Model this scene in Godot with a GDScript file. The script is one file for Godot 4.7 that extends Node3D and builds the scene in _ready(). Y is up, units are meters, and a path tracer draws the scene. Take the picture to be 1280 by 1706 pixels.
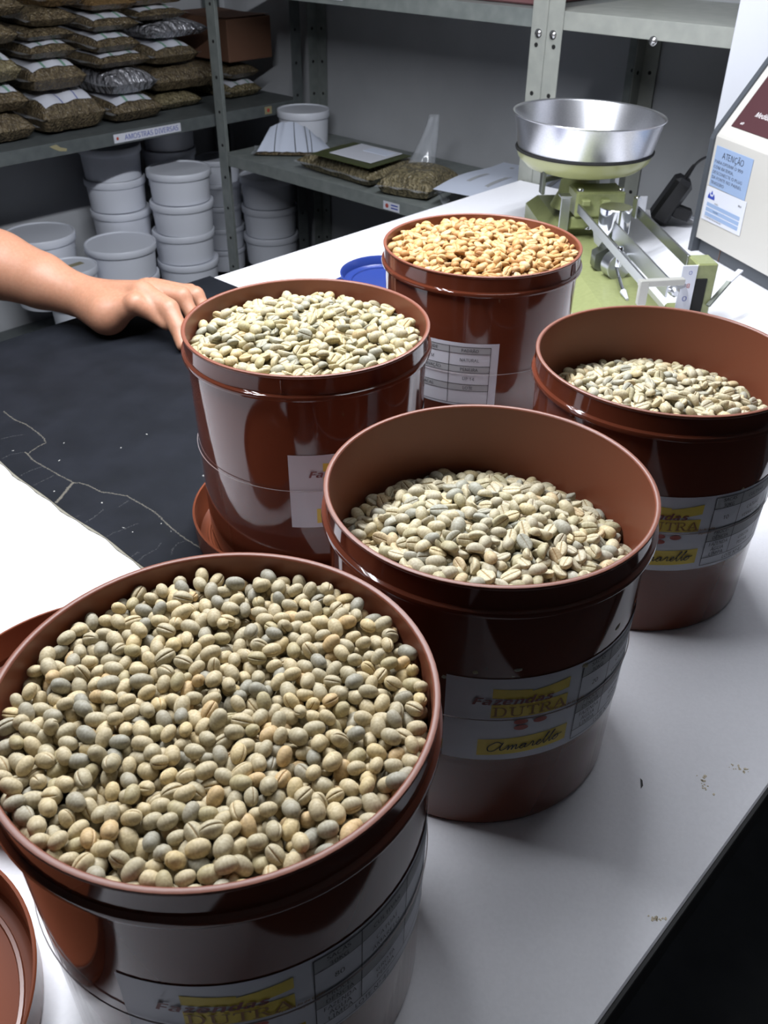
extends Node3D
# A coffee grading bench: brown buckets of green coffee on a white counter, lit by a low twin-tube lamp.
# Room axes: x across the counter, -z along it to the back wall, y up; the counter top is at y = 0.8.

const TOP := 0.8
var rng := RandomNumberGenerator.new()
var mats := {}
var font_plain: SystemFont
var font_bold: SystemFont
var font_serif: SystemFont
var names := {}
var cam: Camera3D

# ------------------------------------------------------------------ mesh building
class MB:
	var v := PackedVector3Array()
	var n := PackedVector3Array()
	var t := PackedVector2Array()
	var c := PackedColorArray()
	var tint := Color.WHITE
	func tri(a: Vector3, b: Vector3, d: Vector3, na: Vector3, nb: Vector3, nd: Vector3, ta := Vector2.ZERO, tb := Vector2.ZERO, td := Vector2.ZERO) -> void:
		if (b - a).cross(d - a).dot(na + nb + nd) > 0.0:
			v.append_array([a, d, b]); n.append_array([na, nd, nb]); t.append_array([ta, td, tb])
		else:
			v.append_array([a, b, d]); n.append_array([na, nb, nd]); t.append_array([ta, tb, td])
		c.append_array([tint, tint, tint])
	func flat(a: Vector3, b: Vector3, d: Vector3, outward: Vector3) -> void:
		var k := (b - a).cross(d - a)
		if k.length() < 1e-14:
			return
		k = k.normalized()
		if k.dot(outward) < 0.0:
			k = -k
		tri(a, b, d, k, k, k)
	func quad(a: Vector3, b: Vector3, d: Vector3, e: Vector3, outward: Vector3) -> void:
		flat(a, b, d, outward)
		flat(a, d, e, outward)
	func box(size: Vector3, bevel := 0.001, xf := Transform3D.IDENTITY) -> void:
		var h := size / 2.0
		var b := minf(bevel, minf(h.x, minf(h.y, h.z)) * 0.9)
		var P := func(sx: float, sy: float, sz: float, k: int) -> Vector3:
			var p := Vector3(sx * (h.x - (0.0 if k == 0 else b)), sy * (h.y - (0.0 if k == 1 else b)), sz * (h.z - (0.0 if k == 2 else b)))
			return xf * p
		var o := xf.origin
		for s in [-1.0, 1.0]:
			quad(P.call(s, -1, -1, 0), P.call(s, 1, -1, 0), P.call(s, 1, 1, 0), P.call(s, -1, 1, 0), xf.basis.x * s)
			quad(P.call(-1, s, -1, 1), P.call(1, s, -1, 1), P.call(1, s, 1, 1), P.call(-1, s, 1, 1), xf.basis.y * s)
			quad(P.call(-1, -1, s, 2), P.call(1, -1, s, 2), P.call(1, 1, s, 2), P.call(-1, 1, s, 2), xf.basis.z * s)
			for r in [-1.0, 1.0]:
				quad(P.call(s, r, -1, 0), P.call(s, r, -1, 1), P.call(s, r, 1, 1), P.call(s, r, 1, 0), xf.basis.x * s + xf.basis.y * r)
				quad(P.call(s, -1, r, 0), P.call(s, -1, r, 2), P.call(s, 1, r, 2), P.call(s, 1, r, 0), xf.basis.x * s + xf.basis.z * r)
				quad(P.call(-1, s, r, 1), P.call(-1, s, r, 2), P.call(1, s, r, 2), P.call(1, s, r, 1), xf.basis.y * s + xf.basis.z * r)
				for q in [-1.0, 1.0]:
					flat(P.call(s, r, q, 0), P.call(s, r, q, 1), P.call(s, r, q, 2), xf.basis.x * s + xf.basis.y * r + xf.basis.z * q)
	# a profile of (radius, height) points turned about y; corners sharper than 40 degrees stay sharp
	func lathe(prof: Array, segs := 48, xf := Transform3D.IDENTITY, from := 0.0, to := TAU) -> void:
		var sn := []
		for i in prof.size() - 1:
			var d: Vector2 = prof[i + 1] - prof[i]
			sn.append(Vector2(d.y, -d.x).normalized())
		for i in prof.size() - 1:
			var n0: Vector2 = sn[i]
			var n1: Vector2 = sn[i]
			if i > 0 and sn[i - 1].dot(sn[i]) > 0.76:
				n0 = (sn[i - 1] + sn[i]).normalized()
			if i < sn.size() - 1 and sn[i + 1].dot(sn[i]) > 0.76:
				n1 = (sn[i + 1] + sn[i]).normalized()
			var p0: Vector2 = prof[i]
			var p1: Vector2 = prof[i + 1]
			for k in segs:
				var a0 := from + (to - from) * k / segs
				var a1 := from + (to - from) * (k + 1) / segs
				var u0 := Vector3(sin(a0), 0, cos(a0))
				var u1 := Vector3(sin(a1), 0, cos(a1))
				var A := xf * (u0 * p0.x + Vector3.UP * p0.y)
				var B := xf * (u1 * p0.x + Vector3.UP * p0.y)
				var C := xf * (u1 * p1.x + Vector3.UP * p1.y)
				var D := xf * (u0 * p1.x + Vector3.UP * p1.y)
				var bs := xf.basis
				var nA := (bs * (u0 * n0.x + Vector3.UP * n0.y)).normalized()
				var nB := (bs * (u1 * n0.x + Vector3.UP * n0.y)).normalized()
				var nC := (bs * (u1 * n1.x + Vector3.UP * n1.y)).normalized()
				var nD := (bs * (u0 * n1.x + Vector3.UP * n1.y)).normalized()
				if p0.x > 1e-7:
					tri(A, B, C, nA, nB, nC)
				if p1.x > 1e-7:
					tri(A, C, D, nA, nC, nD)
	func tube(path: Array, radius: float, sides := 8, tip := -1.0) -> void:
		var rings := []
		var side := Vector3.ZERO
		for i in path.size():
			var d: Vector3 = (path[mini(i + 1, path.size() - 1)] - path[maxi(i - 1, 0)]).normalized()
			if side == Vector3.ZERO:
				side = d.cross(Vector3.UP if absf(d.y) < 0.9 else Vector3.RIGHT).normalized()
			side = (side - d * side.dot(d)).normalized()
			var up := d.cross(side)
			var r := radius if tip < 0.0 else lerpf(radius, tip, float(i) / (path.size() - 1))
			var ring := []
			for k in sides + 1:
				var a := TAU * k / sides
				var o := side * cos(a) + up * sin(a)
				ring.append([path[i] + o * r, o])
			rings.append(ring)
		for i in path.size() - 1:
			for k in sides:
				var a: Array = rings[i][k]; var b: Array = rings[i][k + 1]
				var d: Array = rings[i + 1][k + 1]; var e: Array = rings[i + 1][k]
				tri(a[0], b[0], d[0], a[1], b[1], d[1])
				tri(a[0], d[0], e[0], a[1], d[1], e[1])
		for e in [0, path.size() - 1]:
			var out: Vector3 = (path[0] - path[1]) if e == 0 else (path[e] - path[e - 1])
			for k in sides:
				flat(path[e], rings[e][k][0], rings[e][k + 1][0], out)
	# a closed outline in x and y, pulled along z by depth, then placed
	func prism(outline: PackedVector2Array, depth: float, xf := Transform3D.IDENTITY) -> void:
		var mid := Vector2.ZERO
		for p in outline:
			mid += p / outline.size()
		var idx := Geometry2D.triangulate_polygon(outline)
		for s in [-1.0, 1.0]:
			var z: float = s * depth / 2.0
			for i in range(0, idx.size(), 3):
				var a := outline[idx[i]]; var b := outline[idx[i + 1]]; var d := outline[idx[i + 2]]
				flat(xf * Vector3(a.x, a.y, z), xf * Vector3(b.x, b.y, z), xf * Vector3(d.x, d.y, z), xf.basis.z * s)
		var turn := 0.0
		for i in outline.size():
			turn += outline[i].cross(outline[(i + 1) % outline.size()])
		for i in outline.size():
			var a := outline[i]
			var b := outline[(i + 1) % outline.size()]
			var o := Vector2(b.y - a.y, a.x - b.x) * signf(turn)
			quad(xf * Vector3(a.x, a.y, -depth / 2), xf * Vector3(b.x, b.y, -depth / 2), xf * Vector3(b.x, b.y, depth / 2), xf * Vector3(a.x, a.y, depth / 2), xf.basis * Vector3(o.x, o.y, 0))
	# a smooth sheet: f(u, w) for u, w in 0..1; outward decides the side its normals show
	func sheet(nu: int, nw: int, f: Callable, outward: Callable, wrap_u := false) -> void:
		var P := []
		for i in nu + 1:
			var row := []
			for j in nw + 1:
				row.append(f.call(float(i) / nu, float(j) / nw))
			P.append(row)
		var N := []
		for i in nu + 1:
			var row := []
			for j in nw + 1:
				var i0 := maxi(i - 1, 0); var i1 := mini(i + 1, nu)
				if wrap_u and (i == 0 or i == nu):
					i0 = nu - 1; i1 = 1
				var j0 := maxi(j - 1, 0); var j1 := mini(j + 1, nw)
				var k: Vector3 = (P[i1][j] - P[i0][j]).cross(P[i][j1] - P[i][j0])
				var o: Vector3 = outward.call(P[i][j])
				if k.length() < 1e-13:
					k = o
				k = k.normalized()
				row.append(k if k.dot(o) >= 0.0 else -k)
			N.append(row)
		for i in nu:
			for j in nw:
				var ta := Vector2(float(i) / nu, float(j) / nw); var tb := Vector2(float(i + 1) / nu, float(j) / nw)
				var tc := Vector2(float(i + 1) / nu, float(j + 1) / nw); var td := Vector2(float(i) / nu, float(j + 1) / nw)
				tri(P[i][j], P[i + 1][j], P[i + 1][j + 1], N[i][j], N[i + 1][j], N[i + 1][j + 1], ta, tb, tc)
				tri(P[i][j], P[i + 1][j + 1], P[i][j + 1], N[i][j], N[i + 1][j + 1], N[i][j + 1], ta, tc, td)
	func mesh() -> ArrayMesh:
		var a := []
		a.resize(Mesh.ARRAY_MAX)
		a[Mesh.ARRAY_VERTEX] = v; a[Mesh.ARRAY_NORMAL] = n; a[Mesh.ARRAY_TEX_UV] = t; a[Mesh.ARRAY_COLOR] = c
		var m := ArrayMesh.new()
		m.add_surface_from_arrays(Mesh.PRIMITIVE_TRIANGLES, a)
		return m

func numbered(called: String) -> String:
	var k: int = names.get(called, 0)
	names[called] = k + 1
	return called if k == 0 else "%s_%03d" % [called, k]

func thing(called: String, label: String, category: String, at := Vector3.ZERO, turn := 0.0, group := "") -> Node3D:
	var o := Node3D.new()
	o.name = numbered(called)
	add_child(o, true)
	o.position = at
	o.rotation.y = turn
	tag(o, label, category, group)
	return o

func tag(o: Node, label: String, category: String, group := "") -> void:
	o.set_meta("label", label)
	o.set_meta("category", category)
	if group != "":
		o.set_meta("group", group)

func obj(called: String, mb: MB, m: Material, parent: Node = null, at := Vector3.ZERO) -> MeshInstance3D:
	var o := MeshInstance3D.new()
	o.mesh = mb.mesh()
	o.material_override = m
	o.position = at
	o.name = numbered(called) if parent == null else called
	(self if parent == null else parent).add_child(o, true)
	return o

func struct(called: String, mb: MB, m: Material, parent: Node = null) -> MeshInstance3D:
	var o := obj(called, mb, m, parent)
	o.set_meta("kind", "structure")
	return o

# ------------------------------------------------------------------ materials
func mat(called: String, color: Color, rough := 0.5, metal := 0.0) -> StandardMaterial3D:
	var m := StandardMaterial3D.new()
	m.resource_name = called
	m.albedo_color = color
	m.roughness = rough
	m.metallic = metal
	mats[called] = m
	return m

func noise_tex(freq: float, a: Color, b: Color, type := FastNoiseLite.TYPE_SIMPLEX_SMOOTH, oct := 4, size := 256, sd := 1, mid := 0.5) -> NoiseTexture2D:
	var f := FastNoiseLite.new()
	f.seed = sd
	f.noise_type = type
	f.frequency = freq
	f.fractal_octaves = oct
	if type == FastNoiseLite.TYPE_CELLULAR:
		f.cellular_return_type = FastNoiseLite.RETURN_CELL_VALUE
		f.fractal_type = FastNoiseLite.FRACTAL_NONE
	var t := NoiseTexture2D.new()
	t.width = size; t.height = size
	t.seamless = true
	t.noise = f
	var g := Gradient.new()
	g.set_color(0, a); g.set_color(1, b)
	g.set_offset(0, clampf(mid - 0.4, 0, 1)); g.set_offset(1, clampf(mid + 0.4, 0, 1))
	t.color_ramp = g
	return t

func triplanar(m: StandardMaterial3D, tex: Texture2D, scale: float, world := false) -> StandardMaterial3D:
	m.albedo_texture = tex
	m.uv1_triplanar = true
	m.uv1_world_triplanar = world
	m.uv1_scale = Vector3.ONE * scale
	return m

func relief(m: StandardMaterial3D, tex: Texture2D, cm: float) -> StandardMaterial3D:
	m.heightmap_enabled = true
	m.heightmap_texture = tex
	m.heightmap_scale = cm
	return m

func srgb(r: int, g: int, b: int) -> Color:
	return Color(r / 255.0, g / 255.0, b / 255.0)

func make_materials() -> void:
	mat("brown_plastic", srgb(98, 49, 33), 0.07)
	mat("brown_matte", srgb(112, 60, 40), 0.45)
	mat("lid_plastic", srgb(116, 62, 41), 0.25)
	triplanar(mat("table_white", Color.WHITE, 0.42), noise_tex(0.25, srgb(224, 224, 229), srgb(229, 229, 234), FastNoiseLite.TYPE_VALUE, 3), 9.0, true)
	mat("edge_black", srgb(9, 9, 10), 0.6)
	triplanar(mat("floor_dark", Color.WHITE, 0.6), noise_tex(0.02, srgb(50, 52, 55), srgb(66, 68, 70)), 1.2, true)
	triplanar(mat("wall_paint", Color.WHITE, 0.8), noise_tex(0.012, srgb(166, 168, 172), srgb(180, 182, 186)), 0.8, true)
	relief(mats.wall_paint, noise_tex(0.1, Color.BLACK, Color.WHITE), 0.03)
	mat("ceiling_paint", srgb(170, 170, 170), 0.9)
	triplanar(mat("steel_grey", Color.WHITE, 0.5), noise_tex(0.03, srgb(112, 118, 116), srgb(128, 133, 130)), 3.0)
	triplanar(mat("steel_dark", Color.WHITE, 0.5), noise_tex(0.03, srgb(78, 83, 84), srgb(92, 97, 97)), 3.0)
	triplanar(mat("steel_light", Color.WHITE, 0.5), noise_tex(0.03, srgb(146, 149, 143), srgb(158, 160, 153)), 3.0)
	mat("hole_dark", srgb(22, 22, 22), 0.9)
	mat("bolt", srgb(200, 200, 200), 0.25, 1.0)
	mat("paper", srgb(204, 206, 215), 0.45)
	mat("paper_bluish", srgb(205, 212, 228), 0.5)
	mat("ink", srgb(38, 38, 44), 0.6)
	mat("ink_grey", srgb(168, 170, 174), 0.6)
	mat("yellow_print", srgb(226, 200, 74), 0.5)
	mat("gold_print", srgb(140, 96, 40), 0.5)
	mat("red_print", srgb(170, 74, 62), 0.5)
	mat("maroon_print", srgb(120, 52, 52), 0.5)
	mat("green_print", srgb(120, 160, 140), 0.6)
	mat("navy_print", srgb(50, 70, 160), 0.5)
	mat("tub_white", srgb(214, 217, 226), 0.45)
	mat("blue_plastic", srgb(40, 58, 124), 0.25)
	mat("red_carton", srgb(120, 82, 84), 0.8)
	mat("carton", srgb(104, 72, 54), 0.8)
	mat("tape_tan", srgb(150, 142, 110), 0.4)
	triplanar(mat("aluminium", Color.WHITE, 0.3, 1.0), noise_tex(0.2, srgb(205, 206, 212), srgb(228, 228, 232)), 6.0)
	mat("chrome", srgb(215, 217, 220), 0.12, 1.0)
	mat("satin_steel", srgb(190, 192, 196), 0.32, 1.0)
	mat("dark_steel", srgb(120, 124, 118), 0.35, 0.8)
	mat("light_metal", srgb(176, 175, 168), 0.4, 0.4)
	triplanar(mat("olive_paint", Color.WHITE, 0.3), noise_tex(0.05, srgb(126, 132, 88), srgb(136, 141, 97)), 8.0)
	mat("cream_paint", srgb(166, 168, 122), 0.25)
	mat("meter_beige", srgb(190, 187, 181), 0.5)
	mat("meter_grey", srgb(70, 74, 80), 0.55)
	mat("meter_maroon", srgb(74, 44, 48), 0.4)
	mat("display_glass", srgb(190, 208, 218), 0.2)
	mat("white_silk", srgb(228, 224, 224), 0.5)
	mat("sticker_blue", srgb(142, 162, 194), 0.5)
	mat("board_white", srgb(206, 208, 215), 0.5)
	mat("black_plastic", srgb(24, 24, 27), 0.35)
	mat("lamp_housing", srgb(200, 200, 200), 0.5)
	var tube := mat("lamp_tube", Color.WHITE, 0.5)
	tube.emission_enabled = true
	tube.emission = Color(0.95, 0.97, 1.0)
	tube.emission_energy_multiplier = 2.0
	var skin := triplanar(mat("skin", Color.WHITE, 0.5), noise_tex(0.05, srgb(168, 119, 93), srgb(182, 133, 107)), 14.0)
	skin.subsurf_scatter_enabled = true
	skin.subsurf_scatter_strength = 0.12
	relief(skin, noise_tex(0.3, Color.BLACK, Color.WHITE, FastNoiseLite.TYPE_CELLULAR, 2), 0.006)
	mat("nail", srgb(214, 160, 140), 0.3)
	var bag := triplanar(mat("bag_beans", Color.WHITE, 0.28), noise_tex(0.09, srgb(70, 60, 46), srgb(126, 112, 86), FastNoiseLite.TYPE_CELLULAR), 9.0)
	relief(bag, noise_tex(0.07, Color.BLACK, Color.WHITE, FastNoiseLite.TYPE_SIMPLEX_SMOOTH, 3), 0.5)
	var bagg := triplanar(mat("bag_green_beans", Color.WHITE, 0.25), noise_tex(0.09, srgb(84, 76, 56), srgb(150, 138, 106), FastNoiseLite.TYPE_CELLULAR), 9.0)
	relief(bagg, noise_tex(0.07, Color.BLACK, Color.WHITE, FastNoiseLite.TYPE_SIMPLEX_SMOOTH, 3), 0.5)
	var bagb := triplanar(mat("bag_brown", Color.WHITE, 0.3), noise_tex(0.05, srgb(96, 76, 50), srgb(120, 96, 64)), 6.0)
	relief(bagb, noise_tex(0.05, Color.BLACK, Color.WHITE), 0.4)
	var film := mat("clear_film", Color(0.9, 0.92, 0.95, 0.22), 0.12)
	film.transparency = BaseMaterial3D.TRANSPARENCY_ALPHA
	var tape := mat("clear_tape", Color(0.95, 0.96, 0.98, 0.004), 0.08)
	tape.metallic_specular = 0.12
	tape.transparency = BaseMaterial3D.TRANSPARENCY_ALPHA
	var edge := mat("tape_edge", Color(0.6, 0.56, 0.56), 0.4)
	edge.specular_mode = BaseMaterial3D.SPECULAR_SCHLICK_GGX
	relief(mat("silver_film", srgb(176, 176, 182), 0.25, 0.6), noise_tex(0.04, Color.BLACK, Color.WHITE), 1.2)
	mat("chaff", srgb(206, 194, 170), 0.9)

# ------------------------------------------------------------------ lettering
func text_arrays(s: String, f: Font, cap: float, bold := 0.0) -> Array:
	var t := TextMesh.new()
	t.text = s
	t.font = f
	t.font_size = 24
	t.pixel_size = cap / (0.72 * 24.0)
	t.depth = 0.0
	t.curve_step = 4.0
	return t.surface_get_arrays(0)

# flat lettering in the xy plane of xf, centred (or starting at the left)
func flat_text(mb: MB, s: String, f: Font, cap: float, xf: Transform3D, left := false, shear := 0.0, stretch := 1.0) -> void:
	var a := text_arrays(s, f, cap)
	var V: PackedVector3Array = a[Mesh.ARRAY_VERTEX]
	var I: PackedInt32Array = a[Mesh.ARRAY_INDEX]
	var lo := INF
	for p in V:
		lo = minf(lo, p.x)
	var off := -lo if left else 0.0
	for i in range(0, I.size(), 3):
		var q := []
		for k in 3:
			var p := V[I[i + k]]
			q.append(xf * Vector3((p.x + off) * stretch + p.y * shear, p.y, 0))
		mb.tri(q[0], q[1], q[2], xf.basis.z, xf.basis.z, xf.basis.z)

func bucket_r(y: float) -> float:
	return lerpf(0.0945, 0.0974, clampf(y / 0.17, 0, 1))

# a point on a bucket's label: u metres to the right of angle a0, height y, h above the wall
func on_wall(a0: float, u: float, y: float, h: float) -> Vector3:
	var r := bucket_r(y) + h
	var a := a0 + u / 0.098
	return Vector3(sin(a) * r, y, cos(a) * r)

func wall_text(mb: MB, s: String, f: Font, cap: float, a0: float, u: float, y: float, h := 0.0007, shear := 0.0, stretch := 1.0, slope := 0.0) -> void:
	var a := text_arrays(s, f, cap)
	var V: PackedVector3Array = a[Mesh.ARRAY_VERTEX]
	var I: PackedInt32Array = a[Mesh.ARRAY_INDEX]
	for i in range(0, I.size(), 3):
		var q := []
		for k in 3:
			var p := V[I[i + k]]
			var uu := p.x * stretch + p.y * shear
			q.append(on_wall(a0, u + uu, y + p.y + uu * slope, h))
		var o: Vector3 = Vector3(q[0].x, 0, q[0].z).normalized()
		mb.tri(q[0], q[1], q[2], o, o, o)

func wall_patch(mb: MB, a0: float, u0: float, u1: float, y0: float, y1: float, h: float, slope := 0.0) -> void:
	var nu := maxi(1, int((u1 - u0) / 0.003))
	mb.sheet(nu, 1, func(u: float, w: float) -> Vector3:
		var uu := lerpf(u0, u1, u)
		return on_wall(a0, uu, lerpf(y0, y1, w) + slope * (uu - (u0 + u1) / 2), h), func(p: Vector3) -> Vector3: return Vector3(p.x, 0, p.z))

func wall_blob(mb: MB, a0: float, u: float, y: float, ru: float, ry: float, h: float) -> void:
	var N := 14
	for k in N:
		var b0 := TAU * k / N; var b1 := TAU * (k + 1) / N
		var A := on_wall(a0, u, y, h)
		var B := on_wall(a0, u + cos(b0) * ru, y + sin(b0) * ry, h)
		var C := on_wall(a0, u + cos(b1) * ru, y + sin(b1) * ry, h)
		var o := Vector3(A.x, 0, A.z).normalized()
		mb.tri(A, B, C, o, o, o)

# the handwritten word on the yellow patch, one flowing pen line
func script_word(mb: MB, a0: float, u0: float, y0: float, size: float) -> void:
	var pen := [Vector2(0.9, 0.75), Vector2(0.5, 0.95), Vector2(0.1, 0.55), Vector2(0.2, 0.1), Vector2(0.55, 0.05), Vector2(0.88, 0.5), Vector2(0.95, 0.85), Vector2(0.9, 0.3), Vector2(1.05, 0.05), Vector2(1.3, 0.25),
		Vector2(1.42, 0.5), Vector2(1.46, 0.05), Vector2(1.54, 0.38), Vector2(1.68, 0.48), Vector2(1.71, 0.05), Vector2(1.79, 0.38), Vector2(1.93, 0.48), Vector2(1.98, 0.06), Vector2(2.18, 0.2),
		Vector2(2.52, 0.44), Vector2(2.33, 0.48), Vector2(2.22, 0.2), Vector2(2.36, 0.03), Vector2(2.52, 0.22), Vector2(2.58, 0.46), Vector2(2.57, 0.1), Vector2(2.75, 0.14),
		Vector2(2.88, 0.34), Vector2(2.96, 0.54), Vector2(3.07, 0.44), Vector2(3.09, 0.1), Vector2(3.25, 0.12), Vector2(3.42, 0.24), Vector2(3.56, 0.4), Vector2(3.46, 0.5), Vector2(3.34, 0.25), Vector2(3.46, 0.03), Vector2(3.66, 0.17),
		Vector2(3.88, 0.7), Vector2(3.97, 1.05), Vector2(3.87, 1.0), Vector2(3.81, 0.4), Vector2(3.91, 0.03), Vector2(4.06, 0.2), Vector2(4.28, 0.75), Vector2(4.37, 1.08), Vector2(4.27, 1.0), Vector2(4.21, 0.4), Vector2(4.31, 0.03), Vector2(4.46, 0.2),
		Vector2(4.72, 0.48), Vector2(4.53, 0.4), Vector2(4.53, 0.1), Vector2(4.7, 0.03), Vector2(4.86, 0.25), Vector2(4.76, 0.48), Vector2(4.92, 0.42), Vector2(5.08, 0.5)]
	var line := []
	for i in pen.size() - 1:
		for k in 5:
			var p: Vector2 = pen[i].cubic_interpolate(pen[i + 1], pen[maxi(i - 1, 0)], pen[mini(i + 2, pen.size() - 1)], k / 5.0)
			line.append(Vector2(p.x + p.y * 0.25, p.y * 0.9 + p.x * 0.045) * size)
	for i in line.size() - 1:
		var a: Vector2 = line[i]
		var b: Vector2 = line[i + 1]
		if a.distance_to(b) < 1e-6: continue
		var o := (b - a).orthogonal().normalized() * 0.00036
		var e := (b - a).normalized() * 0.00015
		var q := []
		for p in [a - e + o, b + e + o, b + e - o, a - e - o]:
			q.append(on_wall(a0, u0 + p.x, y0 + p.y, 0.0012))
		var n := Vector3(q[0].x, 0, q[0].z).normalized()
		mb.tri(q[0], q[1], q[2], n, n, n)
		mb.tri(q[0], q[2], q[3], n, n, n)

# ------------------------------------------------------------------ buckets
func make_bucket(at: Vector3, label: String, a0_deg: float, kind: String, seam_deg: float) -> Node3D:
	var o := thing("plastic_bucket", label, "bucket", at, 0.0, "brown plastic coffee buckets")
	var a0 := deg_to_rad(a0_deg)
	var body := MB.new()
	body.lathe([Vector2(0, 0.001), Vector2(0.088, 0.001), Vector2(0.092, 0.0), Vector2(0.0936, 0.001), Vector2(0.0945, 0.004), Vector2(0.0974, 0.17), Vector2(0.0975, 0.1795)], 96)
	obj("body", body, mats.brown_plastic, o)
	var inner := MB.new()
	inner.lathe([Vector2(0.0966, 0.199), Vector2(0.0964, 0.1822), Vector2(0.0958, 0.17), Vector2(0.0928, 0.006), Vector2(0.091, 0.003), Vector2(0, 0.003)], 96)
	obj("inner_wall", inner, mats.brown_matte, o)
	var col := MB.new()
	col.lathe([Vector2(0.0970, 0.1795), Vector2(0.1002, 0.1795), Vector2(0.1014, 0.1803), Vector2(0.1018, 0.182), Vector2(0.1014, 0.1837), Vector2(0.1002, 0.1845), Vector2(0.0992, 0.1848), Vector2(0.0990, 0.1865), Vector2(0.0992, 0.1975)], 96)
	obj("rim_collar", col, mats.brown_plastic, o)
	var lip := MB.new()
	lip.lathe([Vector2(0.0992, 0.1975), Vector2(0.0998, 0.1983), Vector2(0.1000, 0.1992), Vector2(0.0997, 0.1998), Vector2(0.0990, 0.2), Vector2(0.0976, 0.2), Vector2(0.0970, 0.1997), Vector2(0.0966, 0.199)], 96)
	obj("lip", lip, mats.brown_matte, o)
	var seam := MB.new()
	var sa := deg_to_rad(seam_deg)
	seam.box(Vector3(0.0016, 0.0112, 0.0012), 0.0004, Transform3D(Basis(Vector3.UP, sa), Vector3(sin(sa) * 0.0993, 0.1914, cos(sa) * 0.0993)))
	obj("mould_seam", seam, mats.brown_plastic, o)
	# paper label and its print
	var lab := MB.new()
	wall_patch(lab, a0, 0.0, 0.18, 0.0645, 0.1325, 0.0004)
	var L := obj("label", lab, mats.paper, o)
	L.set_meta("label", "white printed paper label")
	var grid := MB.new()
	var grey := MB.new()
	var ink := MB.new()
	var lw := 0.0005
	var fs := font_plain
	if kind == "table":
		# a table only, five rows of two wide columns, ending at the label's right edge
		var xs := [0.087, 0.131, 0.172]
		var ys := [0.1285, 0.1215, 0.1085, 0.1015, 0.0885, 0.0815, 0.067]
		for x in xs: wall_patch(grid, a0, x - lw / 2, x + lw / 2, ys[6], ys[0], 0.0008)
		for y in ys: wall_patch(grid, a0, xs[0], xs[2], y - lw / 2, y + lw / 2, 0.0008)
		for k in [0, 2, 4]: wall_patch(grey, a0, xs[0], xs[2], ys[k + 1], ys[k], 0.0006)
		var words := [["ALTITUDE", "PADRÃO"], ["650 M", "NATURAL"], ["OBSERVAÇÃO", "PENEIRA"], ["", "UP 14"], ["SACAS", "LOTE"]]
		for r in 5:
			for k in 2:
				if words[r][k] != "":
					wall_text(ink, words[r][k], fs, 0.0033, a0, (xs[k] + xs[k + 1]) / 2, (ys[r] + ys[r + 1]) / 2, 0.0010)
	else:
		var xs := [0.083, 0.1075, 0.140, 0.170]
		var ys := [0.1300, 0.1200, 0.1015, 0.0900, 0.0745, 0.0675]
		for x in [xs[0], xs[3]]: wall_patch(grid, a0, x - lw / 2, x + lw / 2, ys[5], ys[0], 0.0008)
		for x in [xs[1], xs[2]]: wall_patch(grid, a0, x - lw / 2, x + lw / 2, ys[4], ys[0], 0.0008)
		for y in ys: wall_patch(grid, a0, xs[0], xs[3], y - lw / 2, y + lw / 2, 0.0008)
		for k in [0, 2]: wall_patch(grey, a0, xs[0], xs[3], ys[k + 1], ys[k], 0.0006)
		var sacks: String = {"A": "80", "B": "20", "C": "15", "E": "10"}[kind]
		var tone: String = "AMARELO" if kind == "A" else "VERMELHO"
		wall_text(ink, "SACAS", fs, 0.0031, a0, 0.0953, 0.1275, 0.001); wall_text(ink, "30KG", fs, 0.0031, a0, 0.0953, 0.1224, 0.001)
		wall_text(ink, "CULTIVAR", fs, 0.0031, a0, 0.1237, 0.125, 0.001)
		wall_text(ink, sacks, fs, 0.0036, a0, 0.0953, 0.111, 0.001)
		wall_text(ink, "CATUAÍ", fs, 0.0032, a0, 0.1237, 0.1138, 0.001); wall_text(ink, tone, fs, 0.0032, a0, 0.1237, 0.107, 0.001)
		wall_text(ink, "PROCE-", fs, 0.0031, a0, 0.0953, 0.0979, 0.001); wall_text(ink, "DÊNCIA", fs, 0.0031, a0, 0.0953, 0.0931, 0.001)
		wall_text(ink, "FAZENDA", fs, 0.0034, a0, 0.0953, 0.0870, 0.001, 0.0, 0.9); wall_text(ink, "ÁGUA", fs, 0.0034, a0, 0.0953, 0.0821, 0.001); wall_text(ink, "LIMPA", fs, 0.0034, a0, 0.0953, 0.0773, 0.001)
		wall_text(ink, "GROTA", fs, 0.0032, a0, 0.1237, 0.0852, 0.001); wall_text(ink, "PEDRA", fs, 0.0032, a0, 0.1237, 0.0795, 0.001)
		wall_text(ink, "LOTE Nº 47", fs, 0.0034, a0, 0.1150, 0.0709, 0.001)
		# the farm's emblem
		var yel := MB.new()
		wall_patch(yel, a0, 0.021, 0.078, 0.0700, 0.0838, 0.0006, 0.04)
		obj("yellow_patch", yel, mats.yellow_print, L)
		yel = MB.new()
		wall_patch(yel, a0, 0.027, 0.050, 0.1165, 0.1240, 0.0006, -0.09)
		obj("yellow_patch", yel, mats.yellow_print, L)
		yel = MB.new()
		wall_patch(yel, a0, 0.047, 0.074, 0.1150, 0.1235, 0.0007, 0.16)
		obj("yellow_patch", yel, mats.yellow_print, L)
		var gold := MB.new()
		wall_patch(gold, a0, 0.027, 0.074, 0.1015, 0.1125, 0.0007)
		obj("gold_patch", gold, mats.yellow_print, L)
		var word := MB.new()
		wall_text(word, "Fazendas", font_bold, 0.0058, a0, 0.040, 0.1155, 0.0012, 0.35, 1.35)
		obj("name_lettering", word, mats.maroon_print, L)
		var red := MB.new()
		wall_text(red, "DUTRA", font_serif, 0.0078, a0, 0.0505, 0.1068, 0.0012, 0.0, 1.25)
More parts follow.
